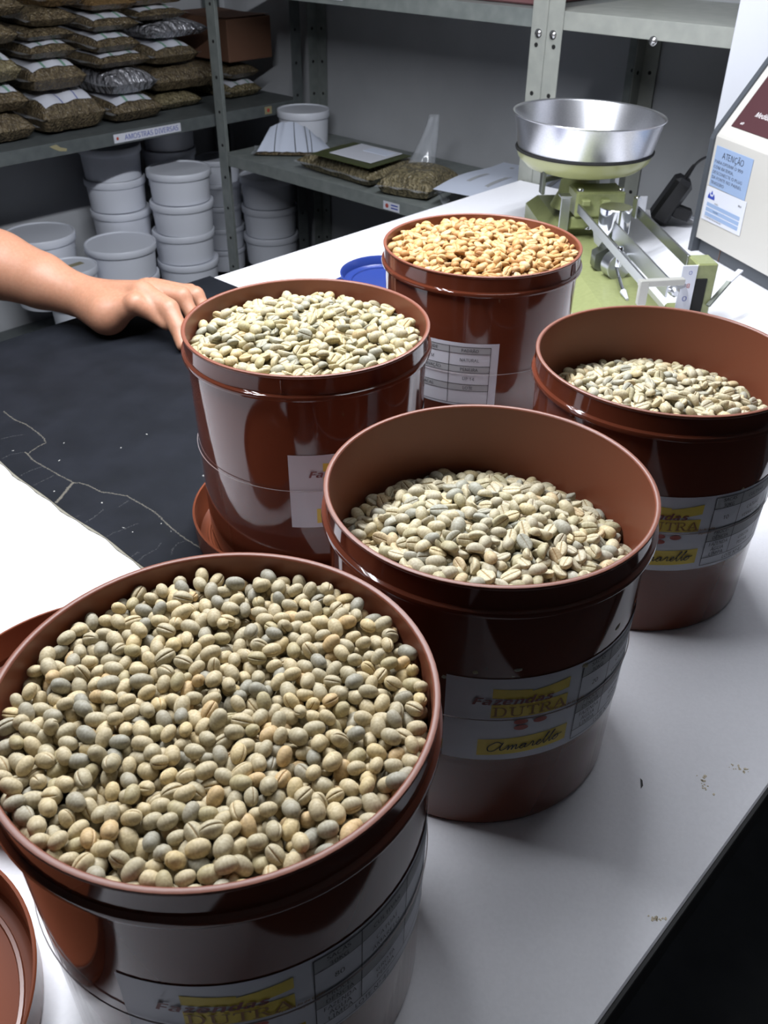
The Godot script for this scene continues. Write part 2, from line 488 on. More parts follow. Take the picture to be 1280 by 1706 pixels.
		wall_text(red, "Produção de Cafés", font_bold, 0.0017, a0, 0.077, 0.1030, 0.0012, 0.2)
		wall_text(red, "Especiais", font_bold, 0.0017, a0, 0.080, 0.0996, 0.0012, 0.2)
		obj("emblem_lettering", red, mats.gold_print, L)
		var cher := MB.new()
		for p in [Vector2(0.0455, 0.0972), Vector2(0.0575, 0.0965), Vector2(0.0460, 0.0922)]:
			wall_blob(cher, a0, p.x, p.y, 0.0044, 0.0021, 0.0009)
		obj("cherry_mark", cher, mats.red_print, L)
		script_word(ink, a0, 0.0255, 0.0728, 0.0094)
	obj("table_shading", grey, mats.ink_grey, L)
	obj("table_lines", grid, mats.ink, L)
	obj("lettering", ink, mats.ink, L)
	# clear tape wound over the label
	var tp := MB.new()
	tp.lathe([Vector2(bucket_r(0.055) + 0.0014, 0.055), Vector2(bucket_r(0.1) + 0.0014, 0.1)], 96)
	var T := obj("tape_band", tp, mats.clear_tape, o)
	T.set_meta("label", "clear tape wound around the bucket")
	var te := MB.new()
	te.lathe([Vector2(bucket_r(0.1) + 0.0010, 0.0999), Vector2(bucket_r(0.1) + 0.0016, 0.0999), Vector2(bucket_r(0.1) + 0.0016, 0.1001), Vector2(bucket_r(0.1) + 0.0010, 0.1001)], 96)
	obj("tape_edge", te, mats.tape_edge, T)
	return o

func make_lid(at: Vector3, label: String) -> Node3D:
	var o := thing("bucket_lid", label, "lid", at, 0.0, "brown bucket lids")
	var m := MB.new()
	m.lathe([Vector2(0, 0.0), Vector2(0.098, 0.0), Vector2(0.1025, 0.001), Vector2(0.1035, 0.004), Vector2(0.1040, 0.025), Vector2(0.1048, 0.0262), Vector2(0.1048, 0.0275), Vector2(0.1040, 0.0282), Vector2(0.1028, 0.0280),
		Vector2(0.1022, 0.0265), Vector2(0.1016, 0.006), Vector2(0.1000, 0.0030), Vector2(0.0965, 0.0020), Vector2(0, 0.0020)], 96)
	obj("lid_shell", m, mats.lid_plastic, o)
	var g := MB.new()
	g.lathe([Vector2(0.0905, 0.0019), Vector2(0.0912, 0.0034), Vector2(0.0932, 0.0034), Vector2(0.0939, 0.0019)], 96)
	obj("sealing_ring", g, mats.lid_plastic, o)
	return o

# ------------------------------------------------------------------ coffee beans
func bean_mesh(kind: String, sd: int, big: bool) -> ArrayMesh:
	var r := RandomNumberGenerator.new()
	r.seed = 77 + sd * 13
	var mb := MB.new()
	var a := 0.5; var b := 0.38; var c := 0.36
	if kind == "flat":
		b = 0.375; c = 0.36
	a *= r.randf_range(0.94, 1.06); b *= r.randf_range(0.94, 1.06)
	var bend := r.randf_range(-0.10, 0.10)
	var egg := r.randf_range(-0.12, 0.12)
	var th := []
	var dense := [-0.55, -0.34, -0.22, -0.13, -0.06, 0.0, 0.06, 0.13, 0.22, 0.34, 0.55]
	var rest := 9 if big else 7
	for d in dense: th.append(d)
	for k in range(1, rest): th.append(lerpf(0.55, TAU - 0.55, float(k) / rest))
	th.append(TAU - 0.55)
	var nt := th.size() - 1
	var nr := 12 if big else 9
	var ph := r.randf() * 6.0
	var f := func(ti: int, ri: int) -> Vector3:
		var p := PI * ri / nr
		var ang: float = th[ti]
		var dd: float = ang if ang < PI else ang - TAU
		var sn := pow(sin(p), 0.85)
		# theta 0 is the side with the crease (down, -y)
		var wob := 0.03 * sin(2.0 * p + ph)
		var g := exp(-pow((dd - wob * 0.5) / 0.075, 2)) * clampf(sin(p) * 2.2, 0, 1)
		var x := -cos(p) * a
		var y := -cos(dd) * c * sn
		var z := sin(dd) * b * sn * (1.0 + egg * cos(p))
		if kind == "flat":
			if y < 0.0:
				y = -0.115 * pow(-y / c, 0.4)
			y += 0.02
			y += g * 0.055
			z *= 1.0 + 0.05 * (1.0 if y < 0 else 0.0)
		else:
			y += g * 0.07 + exp(-pow(dd / 0.42, 2)) * 0.03 * sn
		y += bend * x * x
		return Vector3(x, y, z)
	var P := []
	for i in nt + 1:
		var row := []
		for j in nr + 1: row.append(f.call(i, j))
		P.append(row)
	var N := []
	for i in nt + 1:
		var row := []
		for j in nr + 1:
			var i0 := i - 1 if i > 0 else nt - 1
			var i1 := i + 1 if i < nt else 1
			var k: Vector3 = (P[i1][j] - P[i0][j]).cross(P[i][mini(j + 1, nr)] - P[i][maxi(j - 1, 0)])
			if j == 0: k = Vector3.LEFT
			elif j == nr: k = Vector3.RIGHT
			if k.length() < 1e-12: k = P[i][j]
			k = k.normalized()
			var p: Vector3 = P[i][j]
			if j > 0 and j < nr and k.dot(Vector3(p.x, p.y * 1.5, p.z)) < 0 and absf(th[i] - PI) > 0.0 and not (th[i] < 0.5): k = -k
			elif th[i] < 0.5 and j > 0 and j < nr and k.y > 0: k = -k
			row.append(k)
		N.append(row)
	for i in nt:
		var dd: float = th[i] + 0.03
		var crease := 1.0 if absf(dd) < 0.085 else 0.0
		for j in nr:
			var fade := clampf(sin(PI * (j + 0.5) / nr) * 2.0, 0, 1)
			mb.tint = Color.WHITE.lerp(Color(0.66, 0.48, 0.30), crease * fade * 0.75)
			mb.tri(P[i][j], P[i + 1][j], P[i + 1][j + 1], N[i][j], N[i + 1][j], N[i + 1][j + 1])
			mb.tri(P[i][j], P[i + 1][j + 1], P[i][j + 1], N[i][j], N[i + 1][j + 1], N[i][j + 1])
	return mb.mesh()

# drops spheres into a bucket until the heap's surface is full; returns their centres (bucket coordinates)
func settle(rad: float, r_in: float, floor_y: Callable, count: int, depth: float) -> PackedVector3Array:
	var out := PackedVector3Array()
	var cell := rad * 2.0
	var G := int(ceil(r_in * 2.0 / cell)) + 3
	var grid := []
	grid.resize(G * G)
	for i in G * G: grid[i] = PackedInt32Array()
	var lim := r_in - rad * 0.95
	var d2 := 4.0 * rad * rad
	var misses := 0
	while out.size() < count and misses < 400:
		var i := out.size()
		var best := Vector3.ZERO
		var by := INF
		var p := Vector2.ZERO
		for tries in 10:
			var q: Vector2
			if tries == 0:
				q = Vector2.from_angle(rng.randf() * TAU) * (lim * sqrt(rng.randf()))
			else:
				q = p + Vector2.from_angle(rng.randf() * TAU) * rad * rng.randf_range(0.3, 1.4)
				if q.length() > lim: q = q.normalized() * lim
			var y: float = floor_y.call(q)
			var gx := int((q.x + r_in) / cell) + 1
			var gz := int((q.y + r_in) / cell) + 1
			for ix in range(gx - 1, gx + 2):
				for iz in range(gz - 1, gz + 2):
					for k in grid[clampi(ix, 0, G - 1) * G + clampi(iz, 0, G - 1)]:
						var o := out[k]
						var h := (o.x - q.x) * (o.x - q.x) + (o.z - q.y) * (o.z - q.y)
						if h < d2:
							y = maxf(y, o.y + sqrt(d2 - h) * 0.92)
			if y < by:
				by = y; p = q
				best = Vector3(q.x, y, q.y)
		if best.y > floor_y.call(Vector2(best.x, best.z)) + depth - rad * 0.5:
			misses += 1
			continue
		out.append(best)
		grid[(int((best.x + r_in) / cell) + 1) * G + int((best.z + r_in) / cell) + 1].append(i)
	return out

# spec: at, kind, length, rad, top (surface height at the middle), edge (height at the wall), count, singles, tones, name, label, group, stuff label
func fill_bucket(s: Dictionary) -> void:
	var at: Vector3 = s.at
	var r_in := 0.0955
	var depth: float = s.rad * 2.0 * 3.1
	var top: float = s.top
	var edge: float = s.edge
	var lean: Vector2 = s.get("lean", Vector2.ZERO)
	var fl := func(q: Vector2) -> float:
		var k := q.length() / r_in
		return lerpf(top, edge, k * k) - depth + q.dot(lean)
	var P := settle(s.rad, r_in, fl, s.count, depth)
	var meshes := []
	for i in 4: meshes.append(bean_mesh(s.kind, i + int(s.seed) * 7, s.big))
	# which lie on the surface, nearest to the camera first
	var eye: Vector3 = cam.position - at
	var order := []
	for i in P.size():
		var open := true
		var dir := (eye - P[i]).normalized()
		for j in P.size():
			if j != i:
				var rel := P[j] - P[i]
				var along := rel.dot(dir)
				if along > s.rad * 0.8 and along < s.rad * 7.0 and (rel - dir * along).length_squared() < s.rad * s.rad * 0.5:
					open = false
					break
		if not open: continue
		var w := at + P[i]
		var lp := cam.global_transform.affine_inverse() * w
		var sy := -lp.z * tan(deg_to_rad(cam.fov / 2))
		if absf(lp.y) > sy * 1.01 or absf(lp.x) > sy * 1.01 * 1280.0 / 1706.0: continue
		order.append([w.distance_to(cam.position), i])
	order.sort()
	var single := {}
	for k in mini(s.singles, order.size()): single[order[k][1]] = true
	var tone_m := []
	for c in s.tones:
		var m := StandardMaterial3D.new()
		m.resource_name = "bean_skin"
		m.albedo_color = c
		m.vertex_color_use_as_albedo = true
		m.roughness = 0.5
		m.metallic_specular = 0.35
		triplanar(m, mats.bean_tex, 1.1)
		tone_m.append(m)
	var left_m := StandardMaterial3D.new()
	left_m.resource_name = "bean_skin"
	left_m.vertex_color_use_as_albedo = true
	left_m.roughness = 0.5
	left_m.metallic_specular = 0.35
	triplanar(left_m, mats.bean_tex, 1.1)
	var rest := []
	for i in P.size():
		var L: float = s.length * rng.randf_range(0.86, 1.12)
		var B: Basis
		if s.kind == "flat":
			var roll := rng.randfn(0.0, 0.5) + (PI if rng.randf() < 0.64 else 0.0)
			if rng.randf() < 0.24: roll = rng.randf() * TAU
			B = Basis(Vector3.UP, rng.randf() * TAU) * Basis(Vector3.BACK, rng.randfn(0.0, 0.33)) * Basis(Vector3.RIGHT, roll)
		else:
			B = Basis(Vector3.UP, rng.randf() * TAU) * Basis(Vector3.BACK, rng.randfn(0.0, 0.42)) * Basis(Vector3.RIGHT, rng.randfn(0.0, 0.7) if rng.randf() < 0.4 else rng.randf() * TAU)
		# keep the tips off the wall
		var p := P[i]
		var ax := B.x * L * 0.5
		var reach := maxf(Vector2(p.x + ax.x, p.z + ax.z).length(), Vector2(p.x - ax.x, p.z - ax.z).length())
		if reach > r_in:
			var q := Vector2(p.x, p.z).normalized() * (reach - r_in)
			p -= Vector3(q.x, 0, q.y)
		var tf := Transform3D(B.scaled(Vector3.ONE * L), p)
		var pick := rng.randi() % tone_m.size()
		if rng.randf() < 0.45: pick = rng.randi() % 3
		var which := rng.randi() % 4
		if single.has(i):
			var o := MeshInstance3D.new()
			o.mesh = meshes[which]
			o.material_override = tone_m[pick]
			o.name = numbered("coffee_bean")
			add_child(o, true)
			o.transform = Transform3D(tf.basis, at + tf.origin)
			tag(o, s.label, "coffee bean", s.group)
		else:
			rest.append([tf, s.tones[pick].srgb_to_linear()])
	var mm := MultiMesh.new()
	mm.transform_format = MultiMesh.TRANSFORM_3D
	mm.use_colors = true
	mm.mesh = meshes[0]
	mm.instance_count = rest.size()
	for i in rest.size():
		mm.set_instance_transform(i, rest[i][0])
		mm.set_instance_color(i, rest[i][1])
	var mi := MultiMeshInstance3D.new()
	mi.multimesh = mm
	mi.material_override = left_m
	mi.name = numbered("heaped_beans")
	add_child(mi, true)
	mi.position = at
	mi.set_meta("kind", "stuff")
	tag(mi, s.stuff, "coffee beans")

func tones(list: Array) -> Array:
	return list

# ------------------------------------------------------------------ plastic bags of samples
# a pillow lying at `at` (middle of its underside), long along z by w, deep along x by d, h high
func make_bag(called: String, label: String, at: Vector3, w: float, d: float, h: float, m: Material, sd: int, sheet_kind := "", tilt := 0.0, yaw := 0.0, group := "bags of coffee samples stacked on the shelf") -> Node3D:
	var o := thing(called, label, "bag", at, yaw, group)
	var r := RandomNumberGenerator.new()
	r.seed = sd
	var ph := Vector3(r.randf() * 6, r.randf() * 6, r.randf() * 6)
	var body := MB.new()
	var f := func(u: float, v: float, up: float) -> Vector3:
		var a := absf(u * 2 - 1); var b := absf(v * 2 - 1)
		var th := pow(maxf(0.0, (1.0 - pow(a, 3.2)) * (1.0 - pow(b, 3.2))), 0.45)
		th *= 1.0 + 0.10 * sin(u * 9 + ph.x) * sin(v * 8 + ph.y) + 0.05 * sin(u * 21 + ph.z)
		var pinch_x := 1.0 - 0.07 * (1.0 - b * b) * a
		var pinch_z := 1.0 - 0.05 * (1.0 - a * a) * b
		var y := h * 0.42 + (h * 0.58 * minf(th, 1.0) if up > 0 else -h * 0.42 * minf(1.0, pow(th, 0.35)))
		return Vector3((v - 0.5) * d * pinch_z, y + (v - 0.5) * tilt, (0.5 - u) * w * pinch_x)
	var mid := Vector3(0, h * 0.42, 0)
	for s in [1.0, -1.0]:
		body.sheet(20, 16, func(u: float, v: float) -> Vector3: return f.call(u, v, s), func(p: Vector3) -> Vector3: return Vector3(p.x * 0.3, (1.0 if s > 0 else -1.0) * 0.02, p.z * 0.3))
	obj("bag_body", body, m, o)
	for e in [0.0, 1.0]:
		var seam := MB.new()
		seam.sheet(12, 2, func(u: float, v: float) -> Vector3:
			var p: Vector3 = f.call(e, u, 1.0)
			return p + Vector3(0, 0.002 * sin(u * 17 + ph.x) * v, (-1.0 if e > 0.5 else 1.0) * 0.012 * v), func(_p: Vector3) -> Vector3: return Vector3.UP)
		obj("sealed_edge", seam, mats.clear_film, o)
	if sheet_kind != "":
		var lab := MB.new()
		var u0 := 0.08; var u1 := 0.84; var v0 := 0.35; var v1 := 0.955
		var on_top := func(u: float, v: float, lift: float) -> Vector3:
			return f.call(u, v, 1.0) + Vector3(lift * 0.5, lift, 0)
		lab.sheet(16, 10, func(u: float, v: float) -> Vector3: return on_top.call(lerpf(u0, u1, u), lerpf(v0, v1, v), 0.0022), func(_p: Vector3) -> Vector3: return Vector3.UP)
		var L := obj("label_sheet", lab, mats.paper, o)
		L.set_meta("label", "white paper sheet inside the bag")
		var bars := MB.new()
		var cuts := [0.37, 0.61] if sheet_kind == "panes" else [0.30, 0.66]
		for c in cuts:
			bars.sheet(1, 10, func(u: float, v: float) -> Vector3: return on_top.call(c + (0.014 if sheet_kind == "panes" else 0.05) * u, lerpf(v0, v1, v), 0.0030), func(_p: Vector3) -> Vector3: return Vector3.UP)
		obj("print_stripes", bars, mats.navy_print if sheet_kind == "panes" else mats.green_print, L)
	return o

# ------------------------------------------------------------------ shelving
func angle_post(parent: Node, at: Vector3, h0: float, h1: float, dx: float, dz: float, m: Material) -> void:
	# an L of two flanges running from `at` in x by dx and in z by dz, with round holes
	var mb := MB.new()
	var y := (h0 + h1) / 2
	mb.box(Vector3(absf(dx), h1 - h0, 0.002), 0.0005, Transform3D(Basis.IDENTITY, Vector3(at.x + dx / 2, y, at.z)))
	mb.box(Vector3(0.002, h1 - h0, absf(dz)), 0.0005, Transform3D(Basis.IDENTITY, Vector3(at.x, y, at.z + dz / 2)))
	var p := obj("post", mb, m, parent)
	var holes := MB.new()
	var yy := h0 + 0.03
	while yy < h1:
		holes.lathe([Vector2(0.0042, -0.0016), Vector2(0.0042, 0.0016), Vector2(0, 0.0016)], 10, Transform3D(Basis(Vector3.RIGHT, PI / 2), Vector3(at.x + dx * 0.55, yy, at.z)))
		holes.lathe([Vector2(0.0042, -0.0016), Vector2(0.0042, 0.0016), Vector2(0, 0.0016)], 10, Transform3D(Basis(Vector3.BACK, -PI / 2), Vector3(at.x, yy, at.z + dz * 0.55)))
		yy += 0.085
	obj("bolt_holes", holes, mats.hole_dark, p)

func tray(parent: Node, x0: float, x1: float, z0: float, z1: float, y: float, m: Material) -> MeshInstance3D:
	var mb := MB.new()
	var c := Vector3((x0 + x1) / 2, y - 0.001, (z0 + z1) / 2)
	mb.box(Vector3(x1 - x0, 0.002, z1 - z0), 0.0005, Transform3D(Basis.IDENTITY, c))
	var lip := 0.031
	for s in [0, 1]:
		mb.box(Vector3(x1 - x0, lip, 0.002), 0.0006, Transform3D(Basis.IDENTITY, Vector3(c.x, y - lip / 2, z0 if s == 0 else z1)))
		mb.box(Vector3(0.002, lip, z1 - z0), 0.0006, Transform3D(Basis.IDENTITY, Vector3(x0 if s == 0 else x1, y - lip / 2, c.z)))
	return obj("shelf", mb, m, parent)

func bolt(parent: Node, at: Vector3, facing: Vector3) -> void:
	var mb := MB.new()
	var q := Quaternion(Vector3.UP, facing)
	mb.lathe([Vector2(0.008, 0), Vector2(0.008, 0.0012), Vector2(0.0068, 0.0015), Vector2(0.0066, 0.0035), Vector2(0.004, 0.0055), Vector2(0, 0.006)], 14, Transform3D(Basis(q), at))
	obj("bolt", mb, mats.bolt, parent)

func make_shelving() -> void:
	# along the left wall
	var a := thing("steel_shelving", "grey steel shelving along the left wall, stacked with bean bags over white tubs", "shelf", Vector3.ZERO)
	tray(a, -2.53, -2.14, -1.93, -0.55, 0.784, mats.steel_dark)
	tray(a, -2.53, -2.14, -1.93, -0.55, 1.26, mats.steel_dark)
	tray(a, -2.53, -2.14, -1.93, -0.55, 0.205, mats.steel_dark)
	angle_post(a, Vector3(-2.138, 0, -1.935), 0.0, 1.9, -0.035, 0.038, mats.steel_dark)
	angle_post(a, Vector3(-2.532, 0, -1.935), 0.0, 1.9, 0.035, 0.038, mats.steel_dark)
	angle_post(a, Vector3(-2.138, 0, -0.545), 0.0, 1.9, -0.035, -0.038, mats.steel_dark)
	angle_post(a, Vector3(-2.532, 0, -0.545), 0.0, 1.9, 0.035, -0.038, mats.steel_dark)
	# across the back wall
	var b := thing("steel_shelving", "grey steel shelving in the back corner with two loose bags on its middle shelf", "shelf", Vector3.ZERO)
	tray(b, -2.11, -1.086, -1.985, -1.607, 0.688, mats.steel_grey)
	tray(b, -2.11, -1.0835, -1.985, -1.607, 1.109, mats.steel_grey)
	angle_post(b, Vector3(-2.125, 0, -1.603), 0.0, 1.9, 0.036, -0.036, mats.steel_grey)
	angle_post(b, Vector3(-2.125, 0, -1.988), 0.0, 1.9, 0.036, 0.036, mats.steel_grey)
	angle_post(b, Vector3(-1.084, 0, -1.603), 0.0, 1.9, -0.033, -0.036, mats.steel_light)
	angle_post(b, Vector3(-1.084, 0, -1.988), 0.0, 1.9, -0.036, 0.036, mats.steel_grey)
	bolt(b, Vector3(-1.099, 1.070, -1.602), Vector3.BACK)
	# to the right of it, behind the scale
	var c := thing("steel_shelving", "grey steel shelving behind the scale, its pale front lip bolted to a holed post", "shelf", Vector3.ZERO)
	tray(c, -1.0815, -0.10, -1.985, -1.607, 1.110, mats.steel_light)
	tray(c, -1.045, -0.10, -1.985, -1.607, 0.30, mats.steel_light)
	angle_post(c, Vector3(-1.081, 0, -1.603), 0.0, 1.9, 0.034, -0.036, mats.steel_light)
	angle_post(c, Vector3(-1.081, 0, -1.988), 0.0, 1.9, 0.036, 0.036, mats.steel_light)
	angle_post(c, Vector3(-0.095, 0, -1.603), 0.0, 1.9, -0.034, -0.036, mats.steel_light)
	bolt(c, Vector3(-1.066, 1.070, -1.602), Vector3.BACK)
	bolt(c, Vector3(-0.86, 1.078, -1.605), Vector3.BACK)
	# stickers on the lips
	var s1 := thing("shelf_sticker", "long white sticker lettered AMOSTRAS DIVERSAS on the left shelf's front lip", "sticker", Vector3(-2.138, 0.768, -1.392), PI / 2)
	var m := MB.new()
	m.box(Vector3(0.205, 0.021, 0.0006), 0.0001)
	obj("sticker_paper", m, mats.paper, s1)
	m = MB.new()
	flat_text(m, "AMOSTRAS DIVERSAS", font_plain, 0.0125, Transform3D(Basis.IDENTITY, Vector3(0.012, 0, 0.0007)))
	obj("lettering", m, mats.navy_print, s1)
	m = MB.new()
	m.lathe([Vector2(0.004, 0.0), Vector2(0.0, 0.0004)], 10, Transform3D(Basis(Vector3.RIGHT, PI / 2), Vector3(-0.092, 0, 0.0004)))
	obj("red_mark", m, mats.red_print, s1)
	var rem := thing("shelf_sticker", "torn pale sticker remnant on the left shelf's lip, left of the lettered one", "sticker", Vector3(-2.1385, 0.770, -1.135), PI / 2)
	m = MB.new()
	m.prism(PackedVector2Array([Vector2(-0.022, 0.008), Vector2(-0.004, 0.010), Vector2(0.006, 0.002), Vector2(0.022, -0.003), Vector2(0.020, -0.009), Vector2(0.002, -0.006), Vector2(-0.012, 0.001)]), 0.0005)
	obj("sticker_paper", m, mats.tape_tan, rem)
	for k in 3:
		var at: Vector3 = [Vector3(-1.475, 0.670, -1.6045), Vector3(-1.655, 1.098, -1.6045), Vector3(-2.1375, 0.769, -1.80)][k]
		var lab: String = ["small white sticker with a red mark under the bags on the middle shelf lip", "small white sticker on the upper shelf lip at the photo's top edge", "small faded orange sticker on the left shelf's lip near the dark corner"][k]
		var st := thing("shelf_sticker", lab, "sticker", at, PI / 2 if k == 2 else 0.0)
		m = MB.new()
		m.box(Vector3(0.052 if k < 2 else 0.026, 0.020, 0.0006), 0.0001)
		obj("sticker_paper", m, mats.paper if k < 2 else mats.tape_tan, st)
		m = MB.new()
		m.lathe([Vector2(0.0055, 0.0), Vector2(0.0, 0.0004)], 10, Transform3D(Basis(Vector3.RIGHT, PI / 2), Vector3(-0.014 if k < 2 else 0.0, 0, 0.0004)))
		obj("red_mark", m, mats.red_print, st)
		if k < 2:
			m = MB.new()
			for j in 2: m.box(Vector3(0.022, 0.003, 0.0004), 0.0001, Transform3D(Basis.IDENTITY, Vector3(0.010, 0.004 - j * 0.007, 0.0004)))
			obj("print_lines", m, mats.navy_print, st)

# ------------------------------------------------------------------ white tubs
func make_tub(at: Vector3, rad: float, h: float, label: String, taped := false) -> void:
	var o := thing("plastic_tub", label, "tub", at, rng.randf() * 0.3, "white lidded tubs under the shelf")
	var b := MB.new()
	b.lathe([Vector2(0, 0), Vector2(rad * 0.90, 0), Vector2(rad * 0.90, 0.002), Vector2(rad * 0.945, h * 0.80), Vector2(rad * 0.945, h * 0.9)], 40)
	obj("tub_body", b, mats.tub_white, o)
	var l := MB.new()
	l.lathe([Vector2(rad * 0.945, h * 0.785), Vector2(rad * 0.99, h * 0.78), Vector2(rad, h * 0.795), Vector2(rad, h * 0.975), Vector2(rad * 0.985, h), Vector2(rad * 0.95, h), Vector2(rad * 0.93, h - 0.003), Vector2(0, h - 0.003)], 40)
	var L := obj("lid", l, mats.tub_white, o)
	if taped:
		var t := MB.new()
		t.box(Vector3(0.02, 0.0006, rad * 1.1), 0.0002, Transform3D(Basis.IDENTITY, Vector3(0, h - 0.0022, 0)))
		obj("tape_strip", t, mats.tape_tan, L)

func make_tubs() -> void:
	# [x, z, radius, height, count, top y, words]
	var stacks := [
		[-2.262, -1.555, 0.092, 0.086, 5, 0.632, "in the tall stack beside the shelf post"],
		[-2.255, -1.325, 0.099, 0.088, 3, 0.474, "in the low stack nearest the hand"],
		[-2.420, -1.440, 0.088, 0.088, 5, 0.690, "in the tall shaded stack behind"],
		[-2.400, -1.165, 0.098, 0.10, 3, 0.505, "in the stack at the photo's left edge"],
		[-2.430, -1.650, 0.080, 0.088, 6, 0.735, "in the back stack just under the shelf"],
		[-2.250, -1.875, 0.088, 0.090, 4, 0.560, "in the dim stack right of the shelf post"],
		[-2.400, -1.800, 0.070, 0.070, 6, 0.60, "in the narrow stack behind the post"]]
	var place := ["topmost", "second from the top", "third from the top", "fourth from the top", "fifth from the top", "sixth from the top"]
	for s in stacks:
		var n: int = s[4]
		for k in n:
			var y: float = s[5] - s[3] * (k + 1)
			if y < 0.206: break
			make_tub(Vector3(s[0] + rng.randf_range(-0.004, 0.004), y, s[1] + rng.randf_range(-0.004, 0.004)), s[2], s[3] - 0.0005, "white lidded tub, %s %s" % [place[k], s[6]])
	make_tub(Vector3(-2.222, 0.205 + 0.165, -1.148), 0.072, 0.088, "small white tub with a tan tape strip on its lid, beside the forearm", true)
	make_tub(Vector3(-2.222, 0.205 + 0.0775, -1.148), 0.072, 0.087, "small white tub under the one with tape on its lid")

# ------------------------------------------------------------------ sample bags
func make_bags() -> void:
	var x := -2.335
	var g: Material = mats.bag_beans
	var k := 0
	# [z0, z1, y0, y1, material, sheet, label]
	var B := [
		[-0.985, -1.118, 0.786, 0.857, g, "", "clear bag of coffee at the bottom of the leftmost stack on the left shelf"],
		[-0.985, -1.121, 0.855, 0.918, g, "stripes", "clear bag with a white slip, second up in the leftmost stack"],
		[-0.985, -1.115, 0.916, 0.990, mats.bag_green_beans, "stripes", "shiny speckled bag of coffee, third up in the leftmost stack"],
		[-0.985, -1.120, 0.990, 1.045, g, "", "dark clear bag, fourth up in the leftmost stack"],
		[-0.985, -1.147, 1.045, 1.100, g, "stripes", "dark bag at the photo's top left corner"],
		[-1.125, -1.315, 0.786, 0.885, g, "panes", "large bag of coffee under a white sheet of three panels, bottom of its stack"],
		[-1.122, -1.283, 0.880, 0.956, g, "stripes", "bag with a white three part slip, second up above the three panel sheet bag"],
		[-1.124, -1.262, 0.952, 0.997, g, "stripes", "flat brown bag with a thin white slip edge, third up in the second stack"],
		[-1.124, -1.267, 0.994, 1.026, g, "", "thin dark bag, fourth up in the second stack"],
		[-1.150, -1.287, 1.020, 1.066, g, "", "sagging dark bag near the top of the second stack"],
		[-1.190, -1.300, 1.058, 1.105, mats.bag_brown, "stripes", "light brown bag lying tilted at the top of the second stack"],
		[-1.326, -1.488, 0.786, 0.855, g, "stripes", "bag with a curved white slip above the lettered shelf sticker"],
		[-1.322, -1.476, 0.850, 0.920, mats.silver_film, "", "crumpled silver bag between green slip bags in the third stack"],
		[-1.300, -1.468, 0.916, 0.958, g, "stripes", "bag with a green edged slip just above the crumpled silver bag"],
		[-1.296, -1.440, 0.957, 1.004, g, "stripes", "bag with a green and white slip, fourth up in the third stack"],
		[-1.300, -1.446, 1.003, 1.046, g, "stripes", "bag with a domed white slip, fifth up in the third stack"],
		[-1.306, -1.452, 1.045, 1.086, mats.bag_brown, "", "brown bag at the top of the third stack, cut by the frame"],
		[-1.505, -1.660, 0.786, 0.832, mats.bag_green_beans, "", "low bag of coffee left of the shelf post on the left shelf"],
		[-1.502, -1.745, 0.830, 0.900, g, "", "wide brown bag of coffee reaching behind the shelf post"],
		[-1.502, -1.662, 0.900, 0.960, g, "stripes", "bag with a pale slip left of the post, above the wide brown bag"],
		[-1.502, -1.705, 0.958, 1.006, mats.silver_film, "", "grey plastic bag left of the post, above the pale slip bag"],
		[-1.462, -1.634, 1.005, 1.043, g, "stripes", "bag with a curved white slip near the top of the post stack"],
		[-1.460, -1.638, 1.042, 1.082, mats.bag_brown, "", "brown bag at the very top of the post stack"],
		[-1.748, -1.880, 0.786, 0.836, mats.bag_green_beans, "stripes", "bag of coffee lying flat right of the shelf post"],
		[-1.752, -1.872, 0.836, 0.880, g, "", "bag of coffee right of the shelf post, under the brown carton"]]
	for b in B:
		k += 1
		var w: float = b[0] - b[1]
		var far := 0.04 if k > 17 else 0.0
		make_bag("sample_bag", b[6], Vector3(x - far, b[2], (b[0] + b[1]) / 2), w - 0.016, 0.30 - far, b[3] - b[2] - 0.004, b[4], 100 + k, b[5], rng.randf_range(-0.015, 0.005) if b[2] > 0.8 else 0.0, rng.randf_range(-0.05, 0.05))
	# carton over the last two
	var c := thing("carton_box", "brown cardboard carton lying on bags in the dark shelf corner", "box", Vector3(-2.36, 0.885, -1.835))
	var m := MB.new()
	m.box(Vector3(0.24, 0.108, 0.16), 0.002, Transform3D(Basis.IDENTITY, Vector3(0, 0.054, 0)))
	obj("carton_body", m, mats.carton, c)
	m = MB.new()
	m.box(Vector3(0.12, 0.001, 0.16), 0.0003, Transform3D(Basis(Vector3.BACK, 0.03), Vector3(0.058, 0.110, 0)))
	m.box(Vector3(0.12, 0.001, 0.16), 0.0003, Transform3D(Basis(Vector3.BACK, -0.03), Vector3(-0.062, 0.110, 0)))
	obj("top_flap", m, mats.carton, c)
	c = thing("carton_box", "dull reddish box on the upper back shelf at the photo's top edge", "box", Vector3(-1.235, 1.1095, -1.745))
	m = MB.new()
	m.box(Vector3(0.20, 0.13, 0.20), 0.003, Transform3D(Basis.IDENTITY, Vector3(0, 0.0655, 0)))
	obj("carton_body", m, mats.red_carton, c)
	m = MB.new()
	m.box(Vector3(0.204, 0.035, 0.204), 0.002, Transform3D(Basis.IDENTITY, Vector3(0, 0.1145, 0)))
	obj("box_lid", m, mats.red_carton, c)
	# middle shelf: a tub in a plastic bag, two bags of beans, a papered bag
	var shelf_y := 0.689
	make_tub(Vector3(-2.055, shelf_y, -1.86), 0.075, 0.088, "white tub on the middle shelf behind the crumpled plastic bag")
	var t := make_bag("plastic_bag", "crumpled see-through bag with printed film in front of the middle shelf's tub", Vector3(-1.985, shelf_y, -1.735), 0.18, 0.10, 0.012, mats.bag_beans, 201, "", 0.0, -0.85, "")
	m = MB.new()
